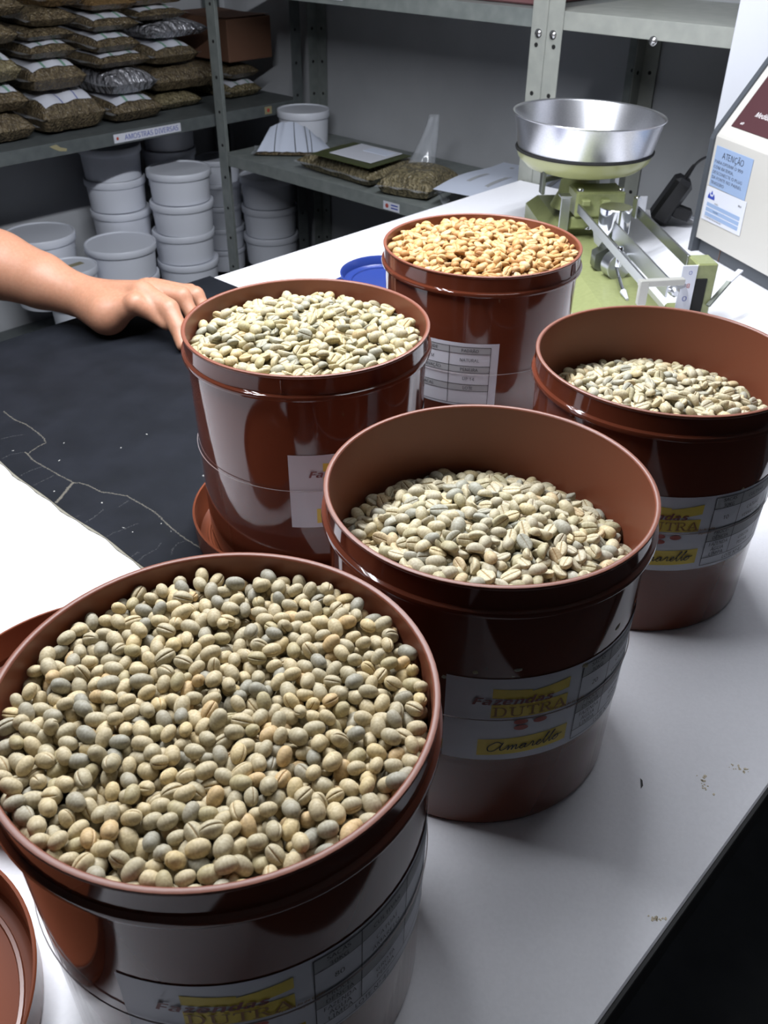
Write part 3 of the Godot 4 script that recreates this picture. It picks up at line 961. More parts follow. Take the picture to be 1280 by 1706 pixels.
	m.sheet(18, 10, func(u: float, v: float) -> Vector3:
		var wv := 0.006 * sin(u * 23) * v + 0.004 * sin(u * 41 + 1)
		return Vector3(0.045 - 0.085 * v + wv, 0.012 + 0.075 * v * (0.62 + 0.38 * sin(u * 2.2)) * (1.0 - 0.75 * u * u), lerpf(0.08, -0.13, u) * (1.0 - 0.35 * v)), func(p: Vector3) -> Vector3: return Vector3(1, 0.5, 0))
	obj("printed_film", m, mats.paper_bluish, t)
	m = MB.new()
	for i in 4:
		var u0: float = [0.22, 0.50, 0.66, 0.71][i]
		m.sheet(1, 8, func(u: float, v: float) -> Vector3:
			var uu := u0 + 0.012 * u + 0.05 * v * (i - 1.5)
			var wv := 0.006 * sin(uu * 23) * v + 0.004 * sin(uu * 41 + 1)
			return Vector3(0.0465 - 0.085 * v + wv, 0.013 + 0.075 * v * (0.62 + 0.38 * sin(uu * 2.2)) * (1.0 - 0.75 * uu * uu), lerpf(0.08, -0.13, uu) * (1.0 - 0.35 * v)), func(p: Vector3) -> Vector3: return Vector3(1, 0.5, 0))
	obj("print_lines", m, mats.meter_grey, t)
	var b1 := make_bag("sample_bag", "clear bag of coffee topped by a white sheet on the middle shelf", Vector3(-1.693, shelf_y, -1.725), 0.20, 0.28, 0.052, mats.bag_green_beans, 202, "", 0.0, -0.05, "")
	m = MB.new()
	m.box(Vector3(0.135, 0.002, 0.125), 0.0005, Transform3D(Basis(Vector3.UP, 0.12) * Basis(Vector3.BACK, -0.03), Vector3(0.040, 0.0575, 0.020)))
	obj("printed_sheet", m, mats.paper, b1)
	m = MB.new()
	m.box(Vector3(0.19, 0.0016, 0.165), 0.0005, Transform3D(Basis(Vector3.UP, 0.12) * Basis(Vector3.BACK, -0.03), Vector3(0.035, 0.0545, 0.032)))
	obj("green_backing", m, mats.olive_dark, b1)
	m = MB.new()
	m.box(Vector3(0.075, 0.001, 0.04), 0.0003, Transform3D(Basis(Vector3.UP, 0.12) * Basis(Vector3.BACK, -0.03), Vector3(0.055, 0.0585, -0.012)))
	obj("heading_panel", m, mats.paper_bluish, b1)
	var b2 := make_bag("sample_bag", "open clear bag of coffee with its plastic neck standing up on the middle shelf", Vector3(-1.474, shelf_y, -1.700), 0.17, 0.14, 0.058, mats.bag_green_beans, 203, "", 0.0, 0.25, "")
	m = MB.new()
	m.sheet(24, 8, func(u: float, v: float) -> Vector3:
		var a := TAU * u
		var rr := lerpf(0.052, 0.016, pow(v, 0.6)) * (1.0 + 0.25 * sin(a * 3 + v * 4))
		return Vector3(-0.03 + cos(a) * rr * 0.7 + 0.02 * v, 0.03 + 0.125 * v, -0.075 + sin(a) * rr - 0.015 * v), func(p: Vector3) -> Vector3: return Vector3(p.x + 0.02, 0, p.z + 0.08), true)
	obj("bag_neck", m, mats.clear_film, b2)
	m = MB.new()
	m.sheet(20, 6, func(u: float, v: float) -> Vector3:
		return Vector3(0.085 + 0.03 * v + 0.006 * sin(u * 20), 0.026 - 0.018 * v + 0.006 * sin(u * 17 + v * 6), lerpf(0.09, -0.05, u)), func(_p: Vector3) -> Vector3: return Vector3.UP)
	obj("loose_film", m, mats.clear_film, b2)
	var b3 := make_bag("sample_bag", "flat bag under loose printed papers at the counter's far corner", Vector3(-1.252, shelf_y, -1.80), 0.26, 0.18, 0.030, mats.bag_green_beans, 204, "", 0.0, 0.15, "")
	m = MB.new()
	m.sheet(14, 10, func(u: float, v: float) -> Vector3:
		return Vector3((v - 0.5) * 0.26, 0.043 + 0.008 * sin(u * 5) * sin(v * 4 + 1), (0.5 - u) * 0.34), func(_p: Vector3) -> Vector3: return Vector3.UP)
	obj("printed_sheet", m, mats.paper_bluish, b3)
	m = MB.new()
	for i in 4:
		var v0 := 0.15 + i * 0.2
		m.sheet(14, 1, func(u: float, v: float) -> Vector3:
			var vv := v0 + 0.04 * v
			return Vector3((vv - 0.5) * 0.26, 0.0436 + 0.008 * sin(u * 5) * sin(vv * 4 + 1), (0.5 - lerpf(0.08, 0.9, u)) * 0.34), func(_p: Vector3) -> Vector3: return Vector3.UP)
	obj("print_lines", m, mats.ink_grey, b3)

# ------------------------------------------------------------------ scale
func rod(mb: MB, a: Vector3, b: Vector3, w: float, h: float, bevel := 0.0006) -> void:
	var d := b - a
	var z := d.normalized()
	var x := Vector3.UP.cross(z).normalized()
	var y := z.cross(x)
	mb.box(Vector3(w, h, d.length()), bevel, Transform3D(Basis(x, y, z), (a + b) / 2))

func make_scale() -> void:
	var s := thing("balance_scale", "olive green beam scale with chrome beams behind the back bucket", "scale", Vector3(-0.7615, TOP, -1.258), deg_to_rad(47.3))
	var m := MB.new()
	# casting: long plate with sloping sides
	m.prism(PackedVector2Array([Vector2(-0.058, 0.0), Vector2(0.079, 0.0), Vector2(0.079, 0.010), Vector2(0.056, 0.025), Vector2(-0.022, 0.025), Vector2(-0.058, 0.010)]), 0.40, Transform3D(Basis.IDENTITY, Vector3(0, 0, 0.085)))
	m.prism(PackedVector2Array([Vector2(-0.030, 0.0), Vector2(0.085, 0.0), Vector2(0.085, 0.028), Vector2(0.070, 0.042), Vector2(-0.010, 0.042), Vector2(-0.030, 0.028)]), 0.17, Transform3D(Basis.IDENTITY, Vector3(0, 0, -0.135)))
	m.box(Vector3(0.05, 0.014, 0.05), 0.003, Transform3D(Basis.IDENTITY, Vector3(0.105, 0.007, 0.25)))
	obj("base", m, mats.olive_paint, s)
	m = MB.new()
	m.box(Vector3(0.080, 0.040, 0.055), 0.003, Transform3D(Basis.IDENTITY, Vector3(0.045, 0.080, -0.048)))
	m.box(Vector3(0.072, 0.020, 0.050), 0.003, Transform3D(Basis.IDENTITY, Vector3(0.035, 0.050, -0.050)))
	m.box(Vector3(0.014, 0.010, 0.012), 0.002, Transform3D(Basis.IDENTITY, Vector3(0.020, 0.085, -0.017)))
	m.box(Vector3(0.014, 0.010, 0.012), 0.002, Transform3D(Basis.IDENTITY, Vector3(0.052, 0.085, -0.017)))
	obj("head_block", m, mats.olive_paint, s)
	m = MB.new()
	m.lathe([Vector2(0.045, 0.0), Vector2(0.034, 0.022), Vector2(0.030, 0.055), Vector2(0.05, 0.064)], 28, Transform3D(Basis.IDENTITY, Vector3(0.031, 0.056, -0.104)))
	obj("pan_stem", m, mats.olive_paint, s)
	m = MB.new()
	rod(m, Vector3(-0.035, 0.088, -0.055), Vector3(-0.035, 0.130, -0.055), 0.016, 0.006)
	m.box(Vector3(0.006, 0.040, 0.018), 0.001, Transform3D(Basis.IDENTITY, Vector3(-0.044, 0.110, -0.055)))
	rod(m, Vector3(0.030, 0.110, -0.11), Vector3(-0.044, 0.110, -0.055), 0.008, 0.006)
	obj("tray_arm", m, mats.dark_steel, s)
	m = MB.new()
	m.box(Vector3(0.008, 0.045, 0.003), 0.0006, Transform3D(Basis.IDENTITY, Vector3(0.083, 0.113, -0.075)))
	m.box(Vector3(0.014, 0.052, 0.003), 0.0006, Transform3D(Basis.IDENTITY, Vector3(-0.013, 0.067, -0.018)))
	m.box(Vector3(0.003, 0.052, 0.020), 0.0006, Transform3D(Basis.IDENTITY, Vector3(-0.006, 0.067, -0.028)))
	m.box(Vector3(0.018, 0.003, 0.020), 0.0006, Transform3D(Basis.IDENTITY, Vector3(-0.012, 0.0935, -0.027)))
	m.box(Vector3(0.020, 0.030, 0.003), 0.0006, Transform3D(Basis.IDENTITY, Vector3(0.100, 0.086, 0.006)))
	m.box(Vector3(0.003, 0.030, 0.020), 0.0006, Transform3D(Basis.IDENTITY, Vector3(0.090, 0.086, 0.014)))
	obj("bracket", m, mats.satin_steel, s)
	for p in [Vector3(0.012, 0.100, -0.03), Vector3(0.078, 0.100, -0.03), Vector3(0.030, 0.042, -0.022), Vector3(0.092, 0.098, 0.012)]:
		m = MB.new()
		m.lathe([Vector2(0.0055, 0), Vector2(0.0055, 0.002), Vector2(0.004, 0.004), Vector2(0, 0.0048)], 12, Transform3D(Basis.IDENTITY, p))
		obj("screw", m, mats.chrome, s)
	# two beams and the flat slide between them
	m = MB.new()
	rod(m, Vector3(0.0065, 0.0785, -0.010), Vector3(0.0085, 0.0785, 0.324), 0.003, 0.014)
	m.prism(PackedVector2Array([Vector2(0.085, 0.0), Vector2(0.135, 0.0), Vector2(0.122, -0.012), Vector2(0.098, -0.012)]), 0.003, Transform3D(Basis(Vector3.UP, -PI / 2), Vector3(0.0072, 0.072, 0.0)))
	obj("beam", m, mats.satin_steel, s)
	m = MB.new()
	rod(m, Vector3(0.0965, 0.078, 0.010), Vector3(0.096, 0.078, 0.240), 0.004, 0.016)
	obj("beam", m, mats.satin_steel, s)
	m = MB.new()
	rod(m, Vector3(0.0385, 0.072, 0.06), Vector3(0.0405, 0.072, 0.322), 0.0025, 0.026)
	obj("beam", m, mats.satin_steel, s)
	m = MB.new()
	m.lathe([Vector2(0, 0.0), Vector2(0.0235, 0.0), Vector2(0.0245, 0.001), Vector2(0.0245, 0.045), Vector2(0.0235, 0.046), Vector2(0, 0.046)], 36, Transform3D(Basis.IDENTITY, Vector3(0.045, 0.054, 0.058)))
	obj("poise_weight", m, mats.chrome, s)
	m = MB.new()
	m.lathe([Vector2(0.0042, 0.0), Vector2(0.0042, 0.026), Vector2(0.003, 0.028), Vector2(0, 0.028)], 14, Transform3D(Basis.IDENTITY, Vector3(0.011, 0.060, 0.205)))
	obj("slide_pin", m, mats.chrome, s)
	# light bracket that ties the beam ends together
	m = MB.new()
	rod(m, Vector3(0.000, 0.081, 0.327), Vector3(0.060, 0.081, 0.322), 0.010, 0.008)
	m.box(Vector3(0.012, 0.030, 0.008), 0.001, Transform3D(Basis.IDENTITY, Vector3(0.006, 0.068, 0.328)))
	obj("end_bracket", m, mats.light_metal, s)
	m = MB.new()
	m.lathe([Vector2(0, -0.006), Vector2(0.007, -0.006), Vector2(0.007, 0.004), Vector2(0.004, 0.008), Vector2(0, 0.008)], 6, Transform3D(Basis(Vector3.RIGHT, PI / 2), Vector3(0.060, 0.058, 0.298)))
	rod(m, Vector3(0.052, 0.060, 0.30), Vector3(0.086, 0.056, 0.27), 0.005, 0.005)
	obj("stop_nut", m, mats.satin_steel, s)
	# post, its white mark plate and lever
	m = MB.new()
	m.box(Vector3(0.029, 0.085, 0.038), 0.002, Transform3D(Basis.IDENTITY, Vector3(0.111, 0.0425, 0.253)))
	obj("post", m, mats.olive_paint, s)
	m = MB.new()
	m.box(Vector3(0.016, 0.05, 0.004), 0.001, Transform3D(Basis.IDENTITY, Vector3(0.106, 0.040, 0.2715)))
	obj("post_slot", m, mats.hole_dark, s)
	m = MB.new()
	m.box(Vector3(0.021, 0.084, 0.002), 0.0005, Transform3D(Basis.IDENTITY, Vector3(0.0865, 0.042, 0.273)))
	var plate := obj("mark_plate", m, mats.paper, s)
	m = MB.new()
	flat_text(m, "O", font_plain, 0.007, Transform3D(Basis(Vector3.BACK, 0.0), Vector3(0.0865, 0.038, 0.2743)))
	flat_text(m, "O", font_plain, 0.005, Transform3D(Basis.IDENTITY, Vector3(0.0880, 0.074, 0.2743)))
	obj("mark_lettering", m, mats.navy_print, plate)
	m = MB.new()
	flat_text(m, "B", font_plain, 0.006, Transform3D(Basis(Vector3.BACK, PI), Vector3(0.0880, 0.056, 0.2743)))
	obj("red_lettering", m, mats.red_print, plate)
	m = MB.new()
	rod(m, Vector3(0.120, 0.028, 0.277), Vector3(0.152, 0.056, 0.258), 0.007, 0.003)
	obj("lever", m, mats.dark_steel, s)
	m = MB.new()
	rod(m, Vector3(0.150, 0.055, 0.259), Vector3(0.173, 0.064, 0.240), 0.008, 0.003)
	obj("lever_tip", m, mats.paper, s)
	# six-sided knob with a round face and a rod
	m = MB.new()
	m.lathe([Vector2(0, 0), Vector2(0.021, 0), Vector2(0.021, 0.022), Vector2(0, 0.022)], 6, Transform3D(Basis(Vector3.RIGHT, PI / 2), Vector3(0.020, 0.040, 0.105)))
	obj("hex_nut", m, mats.dark_steel, s)
	m = MB.new()
	m.lathe([Vector2(0, 0), Vector2(0.0190, 0), Vector2(0.0200, 0.001), Vector2(0.0200, 0.020), Vector2(0.0190, 0.021), Vector2(0, 0.021)], 28, Transform3D(Basis(Vector3.UP, 0.25) * Basis(Vector3.RIGHT, PI / 2), Vector3(0.025, 0.042, 0.138)))
	obj("knob", m, mats.satin_steel, s)
	m = MB.new()
	m.tube([Vector3(0.026, 0.040, 0.158), Vector3(0.020, 0.032, 0.205), Vector3(0.018, 0.028, 0.235)], 0.0028, 8)
	obj("knob_rod", m, mats.chrome, s)
	m = MB.new()
	m.tube([Vector3(0.0185, 0.029, 0.222), Vector3(0.018, 0.027, 0.245)], 0.0048, 8, 0.002)
	obj("rod_tip", m, mats.paper, s)
	# the cream tray that carries the pan
	m = MB.new()
	var ax := Vector3(0.031, 0, -0.104)
	m.lathe([Vector2(0.03, 0.112), Vector2(0.065, 0.114), Vector2(0.092, 0.122), Vector2(0.106, 0.135), Vector2(0.1105, 0.148), Vector2(0.1085, 0.148), Vector2(0.104, 0.137), Vector2(0.09, 0.125), Vector2(0, 0.117)], 64, Transform3D(Basis.IDENTITY, ax))
	obj("pan_tray", m, mats.cream_paint, s)
	m = MB.new()
	m.lathe([Vector2(0.1085, 0.1465), Vector2(0.1115, 0.1465), Vector2(0.1120, 0.1485), Vector2(0.1110, 0.150), Vector2(0.1085, 0.1495)], 64, Transform3D(Basis.IDENTITY, ax))
	obj("tray_edge", m, mats.hole_dark, s)
	# the pan lifts off: a thing of its own
	var p := thing("weighing_pan", "round brushed aluminium pan resting on the scale's cream tray", "pan", Vector3(-0.8166, TOP + 0.143, -1.351))
	p.rotation = Vector3(-0.010, 0, -0.019)
	m = MB.new()
	m.lathe([Vector2(0, 0), Vector2(0.102, 0), Vector2(0.1065, 0.002), Vector2(0.1085, 0.006), Vector2(0.1180, 0.0545), Vector2(0.1205, 0.0555), Vector2(0.1218, 0.0568), Vector2(0.1212, 0.0580), Vector2(0.1185, 0.0575),
		Vector2(0.1168, 0.0555), Vector2(0.1073, 0.0065), Vector2(0.105, 0.0030), Vector2(0.101, 0.0014), Vector2(0, 0.0014)], 96)
	obj("pan_bowl", m, mats.aluminium, p)

# ------------------------------------------------------------------ moisture meter, adapter, board, blue lids
func make_meter() -> void:
	var d := Vector3(0.863, 0, 0.505).normalized()
	var back := Vector3(d.z, 0, -d.x)
	# local axes: x along the front, y up, z towards the camera
	var s := thing("moisture_meter", "beige and grey bench meter with stickers on its front at the right edge", "meter", Vector3(-0.645, TOP, -1.442), atan2(-back.x, -back.z))
	var W := 0.34
	var zx := func(x: float) -> Transform3D: return Transform3D(Basis(Vector3.UP, -PI / 2), Vector3(x, 0, 0))
	# side profile as (depth behind the front, height)
	var side := PackedVector2Array([Vector2(-0.004, 0.0), Vector2(-0.004, 0.176), Vector2(0.000, 0.188), Vector2(0.112, 0.353), Vector2(0.135, 0.353), Vector2(0.135, 0.0)])
	var m := MB.new()
	# Basis(UP, -90deg) sends x to +z; depth runs to -z, so mirror it
	var flip := PackedVector2Array()
	for p in side: flip.append(Vector2(-p.x, p.y))
	m.prism(flip, 0.010, zx.call(0.005))
	obj("side_panel", m, mats.meter_grey, s)
	m = MB.new()
	m.prism(flip, 0.010, zx.call(W - 0.005))
	obj("side_panel", m, mats.meter_grey, s)
	m = MB.new()
	var shell := PackedVector2Array([Vector2(-0.132, 0.024), Vector2(0.0, 0.024), Vector2(0.0, 0.181), Vector2(-0.002, 0.185), Vector2(-0.110, 0.344), Vector2(-0.132, 0.344)])
	m.prism(shell, W - 0.020, zx.call(W / 2))
	obj("housing", m, mats.meter_beige, s)
	m = MB.new()
	m.box(Vector3(W - 0.022, 0.024, 0.120), 0.002, Transform3D(Basis.IDENTITY, Vector3(W / 2, 0.012, -0.068)))
	obj("base_plinth", m, mats.meter_grey, s)
	m = MB.new()
	m.box(Vector3(0.0014, 0.022, 0.001), 0.0003, Transform3D(Basis.IDENTITY, Vector3(0.070, 0.012, -0.0075)))
	obj("plinth_joint", m, mats.carton, s)
	# maroon panel on the slope
	var dirv := Vector3(0, 0.177, -0.120).normalized()
	var nrm := Vector3(0, 0.120, 0.177).normalized()
	var slope := Transform3D(Basis(Vector3.RIGHT, dirv, nrm), Vector3(0, 0.185, -0.002))
	m = MB.new()
	m.box(Vector3(W - 0.045, 0.170, 0.0012), 0.0004, slope * Transform3D(Basis.IDENTITY, Vector3(W / 2 + 0.004, 0.1005, 0.0006)))
	var mp := obj("maroon_panel", m, mats.meter_maroon, s)
	m = MB.new()
	flat_text(m, "Medidor de Umidade", font_plain, 0.0075, slope * Transform3D(Basis.IDENTITY, Vector3(0.062, 0.042, 0.0016)), true, 0.3)
	flat_text(m, "aO", font_bold, 0.004, slope * Transform3D(Basis.IDENTITY, Vector3(0.043, 0.024, 0.0016)), true, 0.3)
	obj("panel_lettering", m, mats.white_silk, mp)
	m = MB.new()
	m.box(Vector3(0.12, 0.045, 0.0016), 0.0005, slope * Transform3D(Basis.IDENTITY, Vector3(0.155, 0.115, 0.0016)))
	obj("display", m, mats.display_glass, mp)
	# stickers on the upright front
	m = MB.new()
	m.box(Vector3(0.094, 0.060, 0.0006), 0.0002, Transform3D(Basis(Vector3.BACK, -0.0), Vector3(0.064, 0.139, 0.0006)))
	var s1 := obj("warning_sticker", m, mats.sticker_blue, s)
	s1.set_meta("label", "pale blue sticker headed ATENÇÃO")
	m = MB.new()
	flat_text(m, "ATENÇÃO", font_plain, 0.0092, Transform3D(Basis.IDENTITY, Vector3(0.064, 0.158, 0.0011)))
	var lines := ["PARA OPERAR O 999", "COM BATERIA,", "DESCONECTE O PLUG", "DA FONTE NO PAINEL", "TRASEIRO"]
	for k in 5:
		flat_text(m, lines[k], font_plain, 0.0046, Transform3D(Basis.IDENTITY, Vector3(0.0205, 0.1465 - k * 0.0078, 0.0011)), true, 0.0, 1.25)
	obj("lettering", m, mats.ink, s1)
	m = MB.new()
	m.box(Vector3(0.104, 0.051, 0.0006), 0.0002, Transform3D(Basis(Vector3.BACK, 0.02), Vector3(0.066, 0.0825, 0.0008)))
	var s2 := obj("inspection_sticker", m, mats.paper, s)
	s2.set_meta("label", "white sticker with small blue emblem and fine print")
	m = MB.new()
	for k in 3:
		m.prism(PackedVector2Array([Vector2(-0.009 + k * 0.006, 0), Vector2(-0.003 + k * 0.006, 0), Vector2(-0.006 + k * 0.006, 0.006)]), 0.0003, Transform3D(Basis.IDENTITY, Vector3(0.030, 0.0935 + (0.004 if k == 1 else 0.0), 0.0013)))
	m.box(Vector3(0.018, 0.004, 0.0003), 0.0001, Transform3D(Basis.IDENTITY, Vector3(0.030, 0.0925, 0.0013)))
	obj("emblem", m, mats.navy_print, s2)
	m = MB.new()
	for k in 3:
		m.box(Vector3(0.088, 0.006, 0.0003), 0.0001, Transform3D(Basis.IDENTITY, Vector3(0.066, 0.0815 - k * 0.0075, 0.0012)))
	obj("form_field", m, mats.sticker_blue, s2)
	m = MB.new()
	for k in 3:
		flat_text(m, ["LAUDO", "VALIDADE", "O LACRE NÃO PODE SER VIOLADO"][k], font_plain, 0.0022, Transform3D(Basis.IDENTITY, Vector3(0.022 + (0.02 if k < 2 else 0.0), 0.0865 - k * 0.0125, 0.0015)), true)
	flat_text(m, "SELO", font_bold, 0.0026, Transform3D(Basis.IDENTITY, Vector3(0.100, 0.099, 0.0015)), true)
	obj("fine_print", m, mats.ink, s2)

func make_counter_things() -> void:
	# power adapter and its lead
	var a := thing("power_adapter", "black plug-in power adapter standing on the counter beside the meter", "adapter", Vector3(-0.752, TOP, -1.532), 0.55)
	var m := MB.new()
	var sl := Transform3D(Basis(Vector3.BACK, -0.48), Vector3(0.012, 0.044, 0))
	m.box(Vector3(0.034, 0.084, 0.046), 0.007, sl)
	obj("adapter_body", m, mats.black_plastic, a)
	m = MB.new()
	m.box(Vector3(0.034, 0.020, 0.026), 0.003, Transform3D(Basis(Vector3.BACK, -0.30), Vector3(0.034, 0.024, 0.006)))
	obj("plug_block", m, mats.black_plastic, a)
	m = MB.new()
	for z in [-0.004, 0.014]:
		m.tube([Vector3(0.048, 0.018, z), Vector3(0.064, 0.012, z)], 0.002, 8)
	obj("plug_pin", m, mats.satin_steel, a)
	m = MB.new()
	m.tube([Vector3(0.030, 0.080, 0), Vector3(0.036, 0.094, 0), Vector3(0.041, 0.104, 0)], 0.005, 8, 0.003)
	obj("strain_relief", m, mats.black_plastic, a)
	var cord := MB.new()
	var way := [Vector3(0.040, 0.102, 0), Vector3(0.053, 0.117, 0.006), Vector3(0.076, 0.128, 0.022), Vector3(0.105, 0.122, 0.048), Vector3(0.135, 0.105, 0.074)]
	var pts := []
	for i in way.size() - 1:
		for k in 6:
			pts.append(way[i].cubic_interpolate(way[i + 1], way[maxi(i - 1, 0)], way[mini(i + 2, way.size() - 1)], k / 6.0))
	pts.append(way[-1])
	cord.tube(pts, 0.0022, 8)
	obj("power_lead", cord, mats.black_plastic, a)
	# white board behind the meter
	m = MB.new()
	m.box(Vector3(0.80, 0.85, 0.022), 0.001, Transform3D(Basis.IDENTITY, Vector3(0, 0.425, 0)))
	var b := obj("upright_board", m, mats.board_white, null, Vector3(-0.302, TOP, -1.580))
	tag(b, "tall plain white board standing upright behind the meter at the right edge", "board")
	# two blue lids between the buckets
	for k in 2:
		var o := thing("blue_lid", ["round blue plastic lid lying on another between two buckets", "round blue plastic lid lying flat, mostly hidden behind a full bucket"][k], "lid", [Vector3(-0.863, TOP + 0.0215, -0.926), Vector3(-0.873, TOP + 0.0005, -0.912)][k])
		o.rotation = [Vector3(0.03, 0.0, -0.05), Vector3.ZERO][k]
		m = MB.new()
		m.lathe([Vector2(0, 0.0), Vector2(0.058, 0.0), Vector2(0.062, 0.002), Vector2(0.063, 0.014), Vector2(0.0645, 0.016), Vector2(0.0625, 0.017), Vector2(0.0605, 0.015), Vector2(0.059, 0.004), Vector2(0.056, 0.002), Vector2(0, 0.002)], 56)
		obj("lid_shell", m, mats.blue_plastic, o)
		m = MB.new()
		m.lathe([Vector2(0.047, 0.0018), Vector2(0.048, 0.004), Vector2(0.051, 0.004), Vector2(0.052, 0.0018)], 56)
		obj("sealing_ring", m, mats.blue_plastic, o)
	# crumbs and smudges on the counter
	m = MB.new()
	m.prism(PackedVector2Array([Vector2(-0.004, 0.0008), Vector2(-0.001, 0.0016), Vector2(0.003, 0.0004), Vector2(0.0042, -0.0012), Vector2(0.001, -0.0004)]), 0.0006, Transform3D(Basis(Vector3.UP, 1.9) * Basis(Vector3.RIGHT, PI / 2), Vector3(0, 0.0003, 0)))
	var c := obj("black_crumb", m, mats.black_plastic, null, Vector3(-0.1409, TOP, -0.4075))
	tag(c, "tiny black crumb on the white counter right of the middle bucket", "crumb")
	var spots := [Vector3(-0.0993, TOP, -0.465), Vector3(-0.1098, TOP, -0.4377), Vector3(-0.0855, TOP, -0.3278)]
	var words := ["beige chaff smear at the counter's right edge, the farthest one", "beige chaff smear on the counter just nearer than the farthest one", "beige chaff fleck at the counter edge, nearest of the three"]
	for k in 3:
		m = MB.new()
		for i in 16:
			var p := Vector2(rng.randfn(0, 0.0045), rng.randfn(0, 0.0018)).rotated(0.8 if k == 1 else -0.5) * (0.5 if k == 2 else 1.0)
			var r := rng.randf_range(0.0003, 0.0011)
			var poly := PackedVector2Array()
			for j in 6: poly.append(p + Vector2.from_angle(j * TAU / 6) * r * rng.randf_range(0.6, 1.3))
			m.prism(poly, 0.00025, Transform3D(Basis(Vector3.RIGHT, PI / 2), Vector3(0, 0.00015, 0)))
		tag(obj("chaff_smear", m, mats.chaff, null, spots[k]), words[k], "chaff")

# ------------------------------------------------------------------ the black mat
func stroke(im: Image, pts: Array, w: float, c: Color, jit: RandomNumberGenerator) -> void:
	var x0 := -1.112; var z0 := -0.800; var sx := 1536.0 / 0.692; var sz := 1084.0 / 0.488
	for i in range(0, pts.size() - 2, 2):
		var a := Vector2((pts[i] - x0) * sx, (pts[i + 1] - z0) * sz)
		var b := Vector2((pts[i + 2] - x0) * sx, (pts[i + 3] - z0) * sz)
		var n := int(a.distance_to(b)) + 1
		for k in n:
			var p := a.lerp(b, float(k) / n) + Vector2(jit.randfn(0, 0.7), jit.randfn(0, 0.7))
			var r := w * jit.randf_range(0.5, 1.25)
			for dx in range(-3, 4):
				for dy in range(-3, 4):
					var d := Vector2(dx, dy).length()
					if d <= r:
						var px := int(p.x) + dx; var py := int(p.y) + dy
						if px >= 0 and py >= 0 and px < 1536 and py < 1084:
							im.set_pixel(px, py, im.get_pixel(px, py).lerp(c, jit.randf_range(0.35, 0.9)))

